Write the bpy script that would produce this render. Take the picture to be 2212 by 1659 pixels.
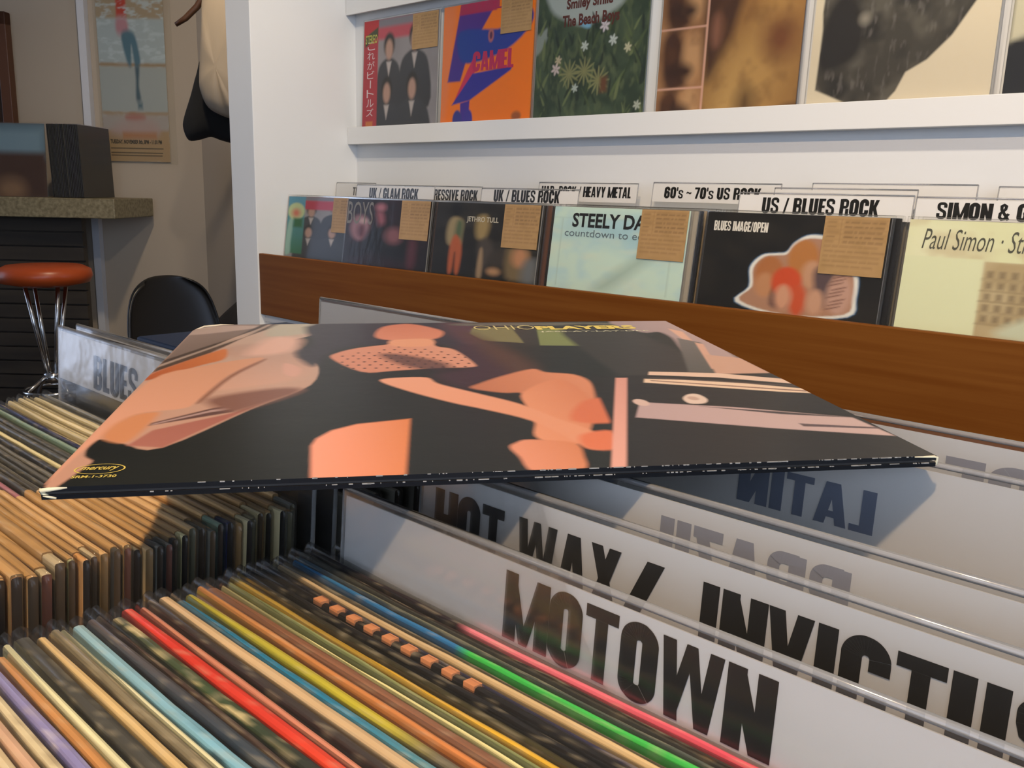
import bpy, bmesh, math, random
import numpy as np
from mathutils import Matrix, Vector
from mathutils.geometry import tessellate_polygon

scene = bpy.context.scene
col = scene.collection
for o in list(bpy.data.objects):
    bpy.data.objects.remove(o)
rnd = random.Random(7)
ZC = 1.05                       # camera height above the floor, metres

# ------------------------------------------------------------------ camera
R = ((0.7155890662797677, -0.15802563529854147, 0.6804117773887683),
     (0.6981896453298037, 0.13178783211313186, -0.7036783259850796),
     (0.021529221423297704, 0.9786009737862584, 0.2046377939909763))
cam_d = bpy.data.cameras.new('camera'); cam = bpy.data.objects.new('camera', cam_d); col.objects.link(cam)
cam_d.sensor_width = 36.0; cam_d.sensor_fit = 'HORIZONTAL'; cam_d.lens = 2000.0 / 2212.0 * 36.0
cam_d.clip_start = 0.005; cam_d.clip_end = 50
cam.matrix_world = Matrix.Translation((0, 0, ZC)) @ Matrix(R).to_4x4()
scene.camera = cam

# ------------------------------------------------------------------ colour management, sky
scene.view_settings.view_transform = 'Standard'
scene.view_settings.look = 'None'
scene.view_settings.gamma = 1.0
scene.view_settings.use_curve_mapping = False
scene.view_settings.exposure = 1.2
scene.cycles.transparent_max_bounces = 24
scene.cycles.max_bounces = 8
scene.cycles.sample_clamp_indirect = 4.0

wd = bpy.data.worlds.new('daylight'); scene.world = wd; wd.use_nodes = True
bg = wd.node_tree.nodes['Background']
bg.inputs['Color'].default_value = (0.62, 0.74, 1.0, 1); bg.inputs['Strength'].default_value = 1.0

def lamp(name, kind, loc, target, energy, color, **kw):
    d = bpy.data.lights.new(name, kind); d.energy = energy; d.color = color
    for k, v in kw.items(): setattr(d, k, v)
    o = bpy.data.objects.new(name, d); col.objects.link(o)
    o.location = loc
    o.rotation_euler = (Vector(target) - Vector(loc)).to_track_quat('-Z', 'Y').to_euler()
    return o
WARM = (1.0, 0.80, 0.56); COOL = (0.66, 0.79, 1.0)
lamp('window_daylight', 'AREA', (1.1, -2.62, 1.4), (1.0, 0, 1.1), 9, COOL, shape='RECTANGLE', size=1.9, size_y=1.9)
lamp('window_daylight', 'AREA', (2.42, -0.9, 1.4), (0, -0.6, 1.1), 21, COOL, shape='RECTANGLE', size=1.9, size_y=1.9)
lamp('ceiling_or_fill_spot', 'SPOT', (0.15, -0.55, 2.38), (-0.2, 0.25, 0.93), 54, (1.0, 0.73, 0.45), spot_size=1.5, spot_blend=0.5, shadow_soft_size=0.04)
lamp('ceiling_or_fill_spot', 'SPOT', (-0.55, 0.55, 2.42), (-1.1, 1.6, 1.1), 30, (1.0, 0.86, 0.68), spot_size=1.9, spot_blend=0.6, shadow_soft_size=0.04)
lamp('ceiling_or_fill_spot', 'SPOT', (-1.15, 0.75, 2.42), (-2.23, 1.36, 0.95), 16, WARM, spot_size=0.75, spot_blend=0.7, shadow_soft_size=0.04)

lamp('ceiling_or_fill_spot', 'SPOT', (-2.6, 1.2, 2.42), (-3.2, 1.9, 1.2), 26, WARM, spot_size=2.2, spot_blend=0.8, shadow_soft_size=0.05)  # added fill spot to brighten the far corner, no known fitting there

# ------------------------------------------------------------------ materials
def lin(c):
    if isinstance(c, str):
        c = c.lstrip('#'); c = [int(c[i:i+2], 16) / 255 for i in (0, 2, 4)]
    return tuple((x / 12.92 if x <= 0.04045 else ((x + 0.055) / 1.055) ** 2.4) for x in c)
MATS = {}
def mat(name, c, rough=0.5, spec=0.5, metal=0.0, coat=0.0, noise=None):
    """noise = (scale xyz, second colour, detail)"""
    if name in MATS: return MATS[name]
    m = bpy.data.materials.new(name); m.use_nodes = True; nt = m.node_tree; b = nt.nodes['Principled BSDF']
    b.inputs['Base Color'].default_value = (*lin(c), 1); b.inputs['Roughness'].default_value = rough
    b.inputs['Specular IOR Level'].default_value = spec; b.inputs['Metallic'].default_value = metal
    b.inputs['Coat Weight'].default_value = coat; b.inputs['Coat Roughness'].default_value = 0.15
    if noise:
        sc, c2, det = noise
        tc = nt.nodes.new('ShaderNodeTexCoord'); mp = nt.nodes.new('ShaderNodeMapping'); mp.inputs['Scale'].default_value = sc
        nz = nt.nodes.new('ShaderNodeTexNoise'); nz.inputs['Scale'].default_value = 1.0; nz.inputs['Detail'].default_value = det
        cr = nt.nodes.new('ShaderNodeValToRGB'); cr.color_ramp.elements[0].position = 0.35; cr.color_ramp.elements[1].position = 0.65
        cr.color_ramp.elements[0].color = (*lin(c), 1); cr.color_ramp.elements[1].color = (*lin(c2), 1)
        nt.links.new(tc.outputs['Object'], mp.inputs['Vector']); nt.links.new(mp.outputs['Vector'], nz.inputs['Vector'])
        nt.links.new(nz.outputs['Fac'], cr.inputs['Fac']); nt.links.new(cr.outputs['Color'], b.inputs['Base Color'])
    MATS[name] = m
    return m
def ink_mat(name, rough, spec=0.5, coat=0.0, bump=0.0):
    """printed card: colours come from the print stored on the mesh"""
    m = bpy.data.materials.new(name); m.use_nodes = True; nt = m.node_tree; b = nt.nodes['Principled BSDF']
    a = nt.nodes.new('ShaderNodeVertexColor'); a.layer_name = 'print'
    nt.links.new(a.outputs['Color'], b.inputs['Base Color'])
    b.inputs['Roughness'].default_value = rough; b.inputs['Specular IOR Level'].default_value = spec
    b.inputs['Coat Weight'].default_value = coat; b.inputs['Coat Roughness'].default_value = 0.2
    if bump:
        tc = nt.nodes.new('ShaderNodeTexCoord'); nz = nt.nodes.new('ShaderNodeTexNoise'); nz.inputs['Scale'].default_value = 60; nz.inputs['Detail'].default_value = 3
        bp = nt.nodes.new('ShaderNodeBump'); bp.inputs['Strength'].default_value = bump; bp.inputs['Distance'].default_value = 0.002
        nt.links.new(tc.outputs['Object'], nz.inputs['Vector']); nt.links.new(nz.outputs['Fac'], bp.inputs['Height']); nt.links.new(bp.outputs['Normal'], b.inputs['Normal'])
    return m
def plastic_mat(name, tint, body, rough, gloss=1.0):
    """thin clear film: mostly see-through, a milky body and a glossy skin"""
    m = bpy.data.materials.new(name); m.use_nodes = True; nt = m.node_tree
    for n in list(nt.nodes):
        if n.type != 'OUTPUT_MATERIAL': nt.nodes.remove(n)
    out = [n for n in nt.nodes if n.type == 'OUTPUT_MATERIAL'][0]
    tr = nt.nodes.new('ShaderNodeBsdfTransparent'); tr.inputs['Color'].default_value = (*tint, 1)
    df = nt.nodes.new('ShaderNodeBsdfDiffuse'); df.inputs['Color'].default_value = (0.8, 0.8, 0.78, 1)
    gl = nt.nodes.new('ShaderNodeBsdfGlossy'); gl.inputs['Roughness'].default_value = rough
    m1 = nt.nodes.new('ShaderNodeMixShader'); m1.inputs['Fac'].default_value = body
    fr = nt.nodes.new('ShaderNodeFresnel'); fr.inputs['IOR'].default_value = 1.45
    mu = nt.nodes.new('ShaderNodeMath'); mu.operation = 'MULTIPLY'; mu.inputs[1].default_value = gloss
    m2 = nt.nodes.new('ShaderNodeMixShader')
    tc = nt.nodes.new('ShaderNodeTexCoord'); nz = nt.nodes.new('ShaderNodeTexNoise'); nz.inputs['Scale'].default_value = 45; nz.inputs['Detail'].default_value = 2
    bp = nt.nodes.new('ShaderNodeBump'); bp.inputs['Strength'].default_value = 0.25; bp.inputs['Distance'].default_value = 0.002
    nt.links.new(tc.outputs['Object'], nz.inputs['Vector']); nt.links.new(nz.outputs['Fac'], bp.inputs['Height'])
    nt.links.new(bp.outputs['Normal'], gl.inputs['Normal'])
    nt.links.new(tr.outputs[0], m1.inputs[1]); nt.links.new(df.outputs[0], m1.inputs[2])
    nt.links.new(fr.outputs[0], mu.inputs[0]); nt.links.new(mu.outputs[0], m2.inputs['Fac'])
    nt.links.new(m1.outputs[0], m2.inputs[1]); nt.links.new(gl.outputs[0], m2.inputs[2])
    nt.links.new(m2.outputs[0], out.inputs['Surface'])
    return m
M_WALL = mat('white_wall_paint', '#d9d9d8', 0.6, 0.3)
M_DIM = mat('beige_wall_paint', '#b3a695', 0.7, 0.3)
M_WHITE = mat('white_board_paint', '#dfdedb', 0.4, 0.4)
M_WOOD = mat('brown_veneer', '#683a11', 0.5, 0.1, noise=((2, 2, 70), '#74461a', 5))
M_FLOOR = mat('dark_floor', '#3a2e25', 0.5)
M_NAVY = mat('navy_paint', '#0b1a33', 0.5, 0.3)
M_BLACKIN = mat('black_lettering', '#12110f', 0.4, 0.2)
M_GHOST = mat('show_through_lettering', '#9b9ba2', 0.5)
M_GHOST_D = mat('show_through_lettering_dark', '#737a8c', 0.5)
M_PAPER = mat('white_card', '#dedbd6', 0.5, 0.3)
M_KRAFT = mat('kraft_tag', '#a88558', 0.6, 0.2, noise=((25, 25, 25), '#9c7a4c', 3))
M_CHROME = mat('chrome', '#cfd0d2', 0.15, metal=1.0)
M_INK = ink_mat('printed_sleeve', 0.35, 0.4, 0.0, 0.0)
M_INK_GLOSS = ink_mat('glossy_printed_sleeve', 0.33, 0.14, 0.0, 0.05)
M_INK_EDGE = ink_mat('printed_sleeve_edge', 0.45, 0.35)
M_FILM = plastic_mat('clear_sleeve_film', (0.98, 0.98, 0.97), 0.012, 0.16, 0.4)
M_FILM_RACK = plastic_mat('clear_sleeve_film_smooth', (0.985, 0.985, 0.98), 0.015, 0.1, 0.4)
M_ACRYL = plastic_mat('clear_card_holder', (0.98, 0.98, 0.98), 0.012, 0.15, 0.5)
M_ACRYL_RACK = plastic_mat('clear_card_holder_matte', (0.985, 0.985, 0.985), 0.006, 0.3, 0.12)
M_RIM = plastic_mat('clear_card_rim', (0.75, 0.76, 0.82), 0.25, 0.15, 1.3)

# ------------------------------------------------------------------ building helpers
def ray(x, y):
    c = ((x - 1106) / 2000.0, -(y - 829.5) / 2000.0, -1.0)
    return [sum(R[i][k] * c[k] for k in range(3)) for i in range(3)]
def at_y(x, y, Y):
    """the point of the plane Y = const that the photograph shows at pixel x, y (z relative to the camera)"""
    d = ray(x, y); k = Y / d[1]; return (d[0] * k, Y, d[2] * k)
def link(name, me, parent=None):
    o = bpy.data.objects.new(name, me); col.objects.link(o)
    if parent is not None: o.parent = parent
    return o
def tag(o, label=None, cat=None, group=None, kind=None):
    if label: o['label'] = label
    if cat: o['category'] = cat
    if group: o['group'] = group
    if kind: o['kind'] = kind
    return o
def empty(name, loc, rot=(0, 0, 0), label=None, cat=None, group=None):
    o = bpy.data.objects.new(name, None); col.objects.link(o); o.empty_display_size = 0.05
    o.location = loc; o.rotation_euler = rot
    return tag(o, label, cat, group)
class MB:
    """collects polygons, boxes, tubes; build() links them as one mesh object"""
    def __init__(s): s.v = []; s.f = []; s.mi = []
    def poly(s, pts, m=0):
        i = len(s.v); s.v += [tuple(p) for p in pts]; s.f.append(tuple(range(i, i + len(pts)))); s.mi.append(m); return s
    def box(s, x0, y0, z0, x1, y1, z1, m=0):
        i = len(s.v)
        s.v += [(x, y, z) for z in (z0, z1) for y in (y0, y1) for x in (x0, x1)]
        for q in ((0, 2, 3, 1), (4, 5, 7, 6), (0, 1, 5, 4), (2, 6, 7, 3), (0, 4, 6, 2), (1, 3, 7, 5)):
            s.f.append(tuple(i + k for k in q)); s.mi.append(m)
        return s
    def ring_loft(s, rings, cap=True, m=0, closed=True):
        n = len(rings[0]); i = len(s.v)
        for r in rings: s.v += [tuple(p) for p in r]
        for a in range(len(rings) - 1):
            for b in range(n if closed else n - 1):
                c = (b + 1) % n
                s.f.append((i + a * n + b, i + a * n + c, i + (a + 1) * n + c, i + (a + 1) * n + b)); s.mi.append(m)
        if cap:
            s.f.append(tuple(i + b for b in reversed(range(n)))); s.mi.append(m)
            j = i + (len(rings) - 1) * n
            s.f.append(tuple(j + b for b in range(n))); s.mi.append(m)
        return s
    def tube(s, pts, rad, n=10, m=0):
        pts = [Vector(p) for p in pts]; rings = []
        rad = rad if isinstance(rad, (list, tuple)) else [rad] * len(pts)
        for k, p in enumerate(pts):
            t = (pts[min(k + 1, len(pts) - 1)] - pts[max(k - 1, 0)]).normalized()
            a = t.cross(Vector((0, 0, 1)) if abs(t.z) < 0.9 else Vector((1, 0, 0))).normalized(); b = t.cross(a)
            rings.append([p + (a * math.cos(2 * math.pi * j / n) + b * math.sin(2 * math.pi * j / n)) * rad[k] for j in range(n)])
        return s.ring_loft(rings, True, m)
    def lathe(s, prof, n=40, m=0):
        return s.ring_loft([[(r * math.cos(2 * math.pi * j / n), r * math.sin(2 * math.pi * j / n), z) for j in range(n)] for r, z in prof], True, m)
    def prism(s, loop, y0, y1, m=0):
        """outline in x, z pushed through y0..y1"""
        n = len(loop); i = len(s.v)
        s.v += [(x, y0, z) for x, z in loop] + [(x, y1, z) for x, z in loop]
        for t in tessellate_polygon([[Vector((x, z, 0)) for x, z in loop]]):
            s.f.append(tuple(i + k for k in t)); s.mi.append(m); s.f.append(tuple(i + n + k for k in reversed(t))); s.mi.append(m)
        for k in range(n):
            s.f.append((i + k, i + (k + 1) % n, i + n + (k + 1) % n, i + n + k)); s.mi.append(m)
        return s
    def build(s, name, mats, parent=None, smooth=False, bevel=0.0, seg=2):
        me = bpy.data.meshes.new(name); me.from_pydata(s.v, [], s.f)
        mats = mats if isinstance(mats, (list, tuple)) else [mats]
        for m in mats: me.materials.append(m)
        me.polygons.foreach_set('material_index', s.mi)
        bm = bmesh.new(); bm.from_mesh(me); bmesh.ops.recalc_face_normals(bm, faces=bm.faces)
        if bevel:
            es = [e for e in bm.edges if len(e.link_faces) == 2 and e.calc_face_angle(0) > 0.6]
            bmesh.ops.bevel(bm, geom=es, offset=bevel, segments=seg, affect='EDGES', profile=0.5)
        bm.to_mesh(me); bm.free()
        if smooth:
            me.polygons.foreach_set('use_smooth', [True] * len(me.polygons))
        me.update()
        return link(name, me, parent)

# ------------------------------------------------------------------ lettering
def stroke(pts, w):
    """polyline -> quad strip with mitred joins"""
    P = [Vector(p) for p in pts]; L = []; Rr = []
    for k in range(len(P)):
        d0 = (P[k] - P[k - 1]).normalized() if k else None
        d1 = (P[k + 1] - P[k]).normalized() if k < len(P) - 1 else None
        if d0 is None: d0 = d1
        if d1 is None: d1 = d0
        n0 = Vector((-d0.y, d0.x)); n1 = Vector((-d1.y, d1.x)); m = (n0 + n1).normalized()
        q = w / 2 / max(0.5, m.dot(n0)); L.append(P[k] + m * q); Rr.append(P[k] - m * q)
    return [[tuple(L[k]), tuple(L[k + 1]), tuple(Rr[k + 1]), tuple(Rr[k])] for k in range(len(P) - 1)]
def arc(cx, cy, rx, ry, a0, a1, n=9):
    return [(cx + rx * math.cos(math.radians(a0 + (a1 - a0) * k / n)), cy + ry * math.sin(math.radians(a0 + (a1 - a0) * k / n))) for k in range(n + 1)]
W_ = 0.23; H2 = W_ / 2
def bar(x0, y0, x1, y1): return [(x0, y0), (x1, y0), (x1, y1), (x0, y1)]
def diag(xb, xt, w, y0=0.0, y1=1.0): return [(xb, y0), (xb + w, y0), (xt + w, y1), (xt, y1)]
def ringpath(w=0.54, a0=0, a1=360):
    x0, x1, y0, y1, r = H2, w - H2, H2 * .8, 1 - H2 * .8, 0.148
    return arc(x1 - r, y1 - r, r, r, 0, 90) + arc(x0 + r, y1 - r, r, r, 90, 180) + arc(x0 + r, y0 + r, r, r, 180, 270) + arc(x1 - r, y0 + r, r, r, 270, 360)
def glyph(ch):
    w = 0.54
    V = lambda x: [bar(x, 0, x + W_, 1)]
    hb = lambda y, x0=0.0, x1=0.42, t=0.16: [bar(x0, y, x1, y + t)]
    if ch == ' ': return [], 0.22
    if ch == 'I': return V(0), W_
    if ch in 'O0': p = ringpath(w); return stroke(p + [p[0], p[1]], W_), w
    if ch == 'T': return [bar(0, 0.83, 0.5, 1), bar(0.155, 0, 0.345, 0.83)], 0.5
    if ch == 'L': return V(0) + hb(0, 0, 0.4), 0.4
    if ch == 'E': return V(0) + hb(0) + hb(0.42, 0, 0.39) + hb(0.84), 0.42
    if ch == 'F': return V(0) + hb(0.42, 0, 0.39) + hb(0.84), 0.42
    if ch == 'H': return V(0) + V(0.34) + [bar(0.15, 0.42, 0.4, 0.59)], 0.53
    if ch == 'U': return stroke([(H2, 1)] + arc(H2 + .148, H2 * .8 + .148, .148, .16, 180, 270) + arc(w - H2 - .148, H2 * .8 + .148, .148, .16, 270, 360) + [(w - H2, 1)], W_), w
    if ch == 'N': return V(0) + V(0.36) + [diag(0.34, 0.02, 0.19)], 0.55
    if ch == 'M': return V(0) + V(0.56) + [diag(0.3, 0.04, 0.15), diag(0.3, 0.56, 0.15)], 0.75
    if ch == 'W': return [diag(0.1, 0, 0.18), diag(0.1, 0.32, 0.14), diag(0.5, 0.32, 0.14), diag(0.5, 0.62, 0.18)], 0.8
    if ch == 'A': return [diag(0, 0.16, 0.19), diag(0.38, 0.22, 0.19), bar(0.14, 0.17, 0.43, 0.33)], 0.57
    if ch == 'V': return [diag(0.17, 0, 0.2), diag(0.17, 0.35, 0.2)], 0.55
    if ch == 'X': return [diag(0, 0.34, 0.21), diag(0.34, 0, 0.21)], 0.55
    if ch == 'Y': return [bar(0.18, 0, 0.37, 0.45), diag(0.17, 0, 0.2, 0.4, 1), diag(0.17, 0.35, 0.2, 0.4, 1)], 0.55
    if ch == 'K': return V(0) + [diag(0.15, 0.34, 0.2, 0.4, 1), diag(0.35, 0.15, 0.21, 0, 0.6)], 0.56
    if ch == 'Z': return [bar(0, 0.83, 0.46, 1), bar(0, 0, 0.46, 0.17), diag(0, 0.24, 0.21)], 0.46
    if ch == 'P': return V(0) + stroke([(0.1, 0.93), (0.3, 0.93)] + arc(0.31, 0.8, .13, .13, 90, 0) + arc(0.31, 0.6, .13, .13, 0, -90) + [(0.1, 0.47)], 0.17), 0.53
    if ch == 'R': return V(0) + stroke([(0.1, 0.93), (0.3, 0.93)] + arc(0.31, 0.8, .13, .13, 90, 0) + arc(0.31, 0.64, .13, .13, 0, -90) + [(0.1, 0.51)], 0.17) + [bar(0.35, 0, 0.54, 0.42)], 0.54
    if ch == 'B': return V(0) + stroke([(0.1, 0.93), (0.3, 0.93)] + arc(0.31, 0.8, .13, .13, 90, 0) + arc(0.31, 0.67, .13, .13, 0, -90) + [(0.1, 0.53)], 0.17) + stroke([(0.1, 0.5), (0.3, 0.5)] + arc(0.32, 0.36, .13, .13, 90, 0) + arc(0.32, 0.2, .13, .13, 0, -90) + [(0.1, 0.075)], 0.17), 0.54
    if ch == 'C': return stroke([(w - H2, 0.63)] + arc(w - H2 - .148, 1 - H2 * .8 - .148, .148, .16, 0, 90) + arc(H2 + .148, 1 - H2 * .8 - .148, .148, .16, 90, 180) + arc(H2 + .148, H2 * .8 + .148, .148, .16, 180, 270) + arc(w - H2 - .148, H2 * .8 + .148, .148, .16, 270, 360) + [(w - H2, 0.37)], W_), w
    if ch == 'G': return stroke([(w - H2, 0.65)] + arc(w - H2 - .148, 1 - H2 * .8 - .148, .148, .16, 0, 90) + arc(H2 + .148, 1 - H2 * .8 - .148, .148, .16, 90, 180) + arc(H2 + .148, H2 * .8 + .148, .148, .16, 180, 270) + arc(w - H2 - .148, H2 * .8 + .148, .148, .16, 270, 360) + [(w - H2, 0.5)], W_) + [bar(0.29, 0.4, w, 0.53)], w
    if ch in 'Ss':
        p = [(0.44, 0.68)] + arc(0.31, 0.8, .135, .125, 0, 90) + arc(0.23, 0.8, .135, .125, 90, 180) + [(0.1, 0.7), (0.13, 0.6), (0.41, 0.42), (0.445, 0.32)] + arc(0.31, 0.2, .135, .125, 0, -90) + arc(0.23, 0.2, .135, .125, 270, 180) + [(0.095, 0.34)]
        g = stroke(p, 0.17)
        if ch == 's': g = [[(x * 0.85, y * 0.74) for x, y in q] for q in g]
        return g, (0.54 if ch == 'S' else 0.46)
    if ch == '6': return stroke([(w - H2, 0.68)] + arc(w - H2 - .148, 1 - H2 * .8 - .148, .148, .16, 0, 90) + arc(H2 + .148, 1 - H2 * .8 - .148, .148, .16, 90, 180) + arc(H2 + .148, H2 * .8 + .148, .148, .16, 180, 270) + arc(w - H2 - .148, H2 * .8 + .148, .148, .16, 270, 360) + arc(w - H2 - .14, 0.42, .14, .12, 0, 90) + [(0.15, 0.54)], W_), w
    if ch == '7': return [bar(0, 0.83, 0.46, 1), diag(0.08, 0.27, 0.19, 0, 0.85)], 0.46
    if ch == '/': return [diag(0, 0.2, 0.13)], 0.33
    if ch == "'": return [bar(0, 0.66, 0.13, 1)], 0.13
    if ch == '~': return stroke([(0, 0.45), (0.1, 0.55), (0.22, 0.5), (0.34, 0.44), (0.44, 0.55)], 0.12), 0.44
    if ch == '&': return stroke([(0.52, 0.05), (0.15, 0.65), (0.13, 0.85), (0.24, 0.93), (0.35, 0.85), (0.33, 0.68), (0.1, 0.42), (0.09, 0.2), (0.2, 0.08), (0.34, 0.12), (0.5, 0.42)], 0.15), 0.58
    return [], 0.3
def impact(text, height, sx=1.0, gap=0.045):
    """heavy condensed capitals; list of quads in x, z and the total width"""
    out = []; x = 0.0
    for k, ch in enumerate(text):
        g, w = glyph(ch)
        for q in g: out.append([((px + x) * height * sx, pz * height) for px, pz in q])
        x += w + gap
    return out, (x - gap) * height * sx
def lettering(text, x0, x1, z0, z1, y, material, parent, mirror=False, name='lettering', rot=0.0):
    """fills the box x0..x1, z0..z1 on the plane y, facing -y"""
    h = z1 - z0; q, w = impact(text, h); s = (x1 - x0) / w; mb = MB()
    for k, p in enumerate(q):
        mb.poly([((x1 - a * s if mirror else x0 + a * s) , y - 0.00002 * (k % 9), z0 + b + math.tan(rot) * a * s) for a, b in p])
    return mb.build(name, material, parent)
def font_mesh(text, size, bold=0.0, shear=0.0, spacing=1.0):
    cu = bpy.data.curves.new('t', 'FONT'); cu.body = text; cu.size = size; cu.offset = bold; cu.shear = shear; cu.space_character = spacing
    cu.resolution_u = 3
    o = bpy.data.objects.new('t', cu); col.objects.link(o)
    dg = bpy.context.evaluated_depsgraph_get(); me = bpy.data.meshes.new_from_object(o.evaluated_get(dg))
    bpy.data.objects.remove(o); bpy.data.curves.remove(cu)
    return me
def font_lettering(text, x0, x1, z0, z1, y, material, parent, name='lettering', bold=0.0, shear=0.0, flat=False, vertical=False):
    """ordinary type stretched to a box; flat=True lies in x, y at height y"""
    me = font_mesh(text, 1.0, bold, shear)
    n = len(me.vertices); co = np.zeros(n * 3); me.vertices.foreach_get('co', co); co = co.reshape(-1, 3)
    if n == 0: return None
    mn, mx = co.min(0), co.max(0)
    u = (co[:, 0] - mn[0]) / max(1e-6, mx[0] - mn[0]); v = (co[:, 1] - mn[1]) / max(1e-6, mx[1] - mn[1])
    out = np.zeros_like(co); out[:, 0] = x0 + u * (x1 - x0)
    if flat: out[:, 1] = z0 + v * (z1 - z0); out[:, 2] = y
    else: out[:, 1] = y; out[:, 2] = z0 + v * (z1 - z0)
    me.vertices.foreach_set('co', out.ravel()); me.materials.clear(); me.materials.append(material); me.update()
    return link(name, me, parent)

# ------------------------------------------------------------------ printing: colours laid on a grid of points
class Print:
    def __init__(s, n, base, m=None, v0=0.0):
        s.n = n; s.m = m or n
        u, v = np.meshgrid(np.linspace(0, 1, s.n + 1), np.linspace(0, 1, s.m + 1)); s.uw, s.vw = u, v; s.u, s.v = u, (v - v0) / (1 - v0)
        s.c = np.ones(u.shape + (3,)) * np.array(lin(base)); s.px = 1.0 / s.n
        s.rs = np.random.RandomState(sum(map(ord, base)) * 7 % 9973)
    def noise(s, fu, fv, oct=3):
        out = np.zeros_like(s.u); amp = 1.0; tot = 0
        for k in range(oct):
            gu, gv = int(fu * 2 ** k) + 3, int(fv * 2 ** k) + 3
            g = s.rs.rand(gv, gu); x = np.clip(s.u, 0, 1) * (gu - 2); y = np.clip(s.v, 0, 1) * (gv - 2); i = x.astype(int); j = y.astype(int); a = x - i; b = y - j
            a = a * a * (3 - 2 * a); b = b * b * (3 - 2 * b)
            out += amp * ((g[j, i] * (1 - a) + g[j, i + 1] * a) * (1 - b) + (g[j + 1, i] * (1 - a) + g[j + 1, i + 1] * a) * b); tot += amp; amp *= 0.5
        return out / tot
    def blend(s, cov, colr, col2=None, t=None):
        a = np.array(lin(colr))
        if col2 is not None: a = a + (np.array(lin(col2)) - a) * np.clip(t, 0, 1)[..., None]
        s.c = s.c * (1 - cov[..., None]) + a * cov[..., None]; return s
    def poly(s, pts, colr, feather=1.0, smooth=True, col2=None, g=(0, 1), alpha=1.0):
        """closed outline in u, v; feather in grid steps; col2 = far colour of a gradient along direction g"""
        P = np.array(pts, float)
        if smooth:
            Q = []
            for k in range(len(P)):
                a, b, c, d = P[k - 1], P[k], P[(k + 1) % len(P)], P[(k + 2) % len(P)]
                for t in (0, .25, .5, .75):
                    Q.append(0.5 * ((2 * b) + (c - a) * t + (2 * a - 5 * b + 4 * c - d) * t * t + (3 * b - a - 3 * c + d) * t ** 3))
            P = np.array(Q)
        f = feather * s.px; lo = P.min(0) - f; hi = P.max(0) + f
        i0, i1 = np.searchsorted(s.u[0], (lo[0], hi[0])); j0, j1 = np.searchsorted(s.v[:, 0], (lo[1], hi[1]))
        if i1 <= i0 or j1 <= j0: return s
        U = s.u[j0:j1, i0:i1]; V = s.v[j0:j1, i0:i1]; d2 = np.full(U.shape, 1e9); ins = np.zeros(U.shape, bool)
        for k in range(len(P)):
            a, b = P[k], P[(k + 1) % len(P)]; ab = b - a; L = ab @ ab + 1e-12
            t = np.clip(((U - a[0]) * ab[0] + (V - a[1]) * ab[1]) / L, 0, 1)
            d2 = np.minimum(d2, (U - a[0] - t * ab[0]) ** 2 + (V - a[1] - t * ab[1]) ** 2)
            if a[1] != b[1]:
                cr = ((a[1] > V) != (b[1] > V)) & (U < (b[0] - a[0]) * (V - a[1]) / (b[1] - a[1]) + a[0]); ins ^= cr
        sd = np.sqrt(d2) * np.where(ins, 1, -1); cov = np.zeros_like(s.u)
        cov[j0:j1, i0:i1] = np.clip(0.5 + sd / (f * 2), 0, 1) * alpha
        t = None
        if col2 is not None:
            g = np.array(g, float); g /= np.linalg.norm(g); q = s.u * g[0] + s.v * g[1]; pr = P @ g; t = (q - pr.min()) / (pr.max() - pr.min() + 1e-9)
        return s.blend(cov, colr, col2, t)
    def ell(s, cu, cv, ru, rv, colr, feather=1.0, rot=0.0, **k):
        a = np.linspace(0, 2 * np.pi, 20)[:-1]; c, w = math.cos(rot), math.sin(rot)
        return s.poly([(cu + ru * math.cos(t) * c - rv * math.sin(t) * w, cv + ru * math.cos(t) * w + rv * math.sin(t) * c) for t in a], colr, feather, False, **k)
    def rect(s, u0, v0, u1, v1, colr, feather=0.6, **k): return s.poly([(u0, v0), (u1, v0), (u1, v1), (u0, v1)], colr, feather, False, **k)
    def grain(s, fu, fv, colr, lo, hi, alpha=1.0, oct=3):
        n = s.noise(fu, fv, oct); return s.blend(np.clip((n - lo) / (hi - lo), 0, 1) * alpha, colr)
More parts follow.
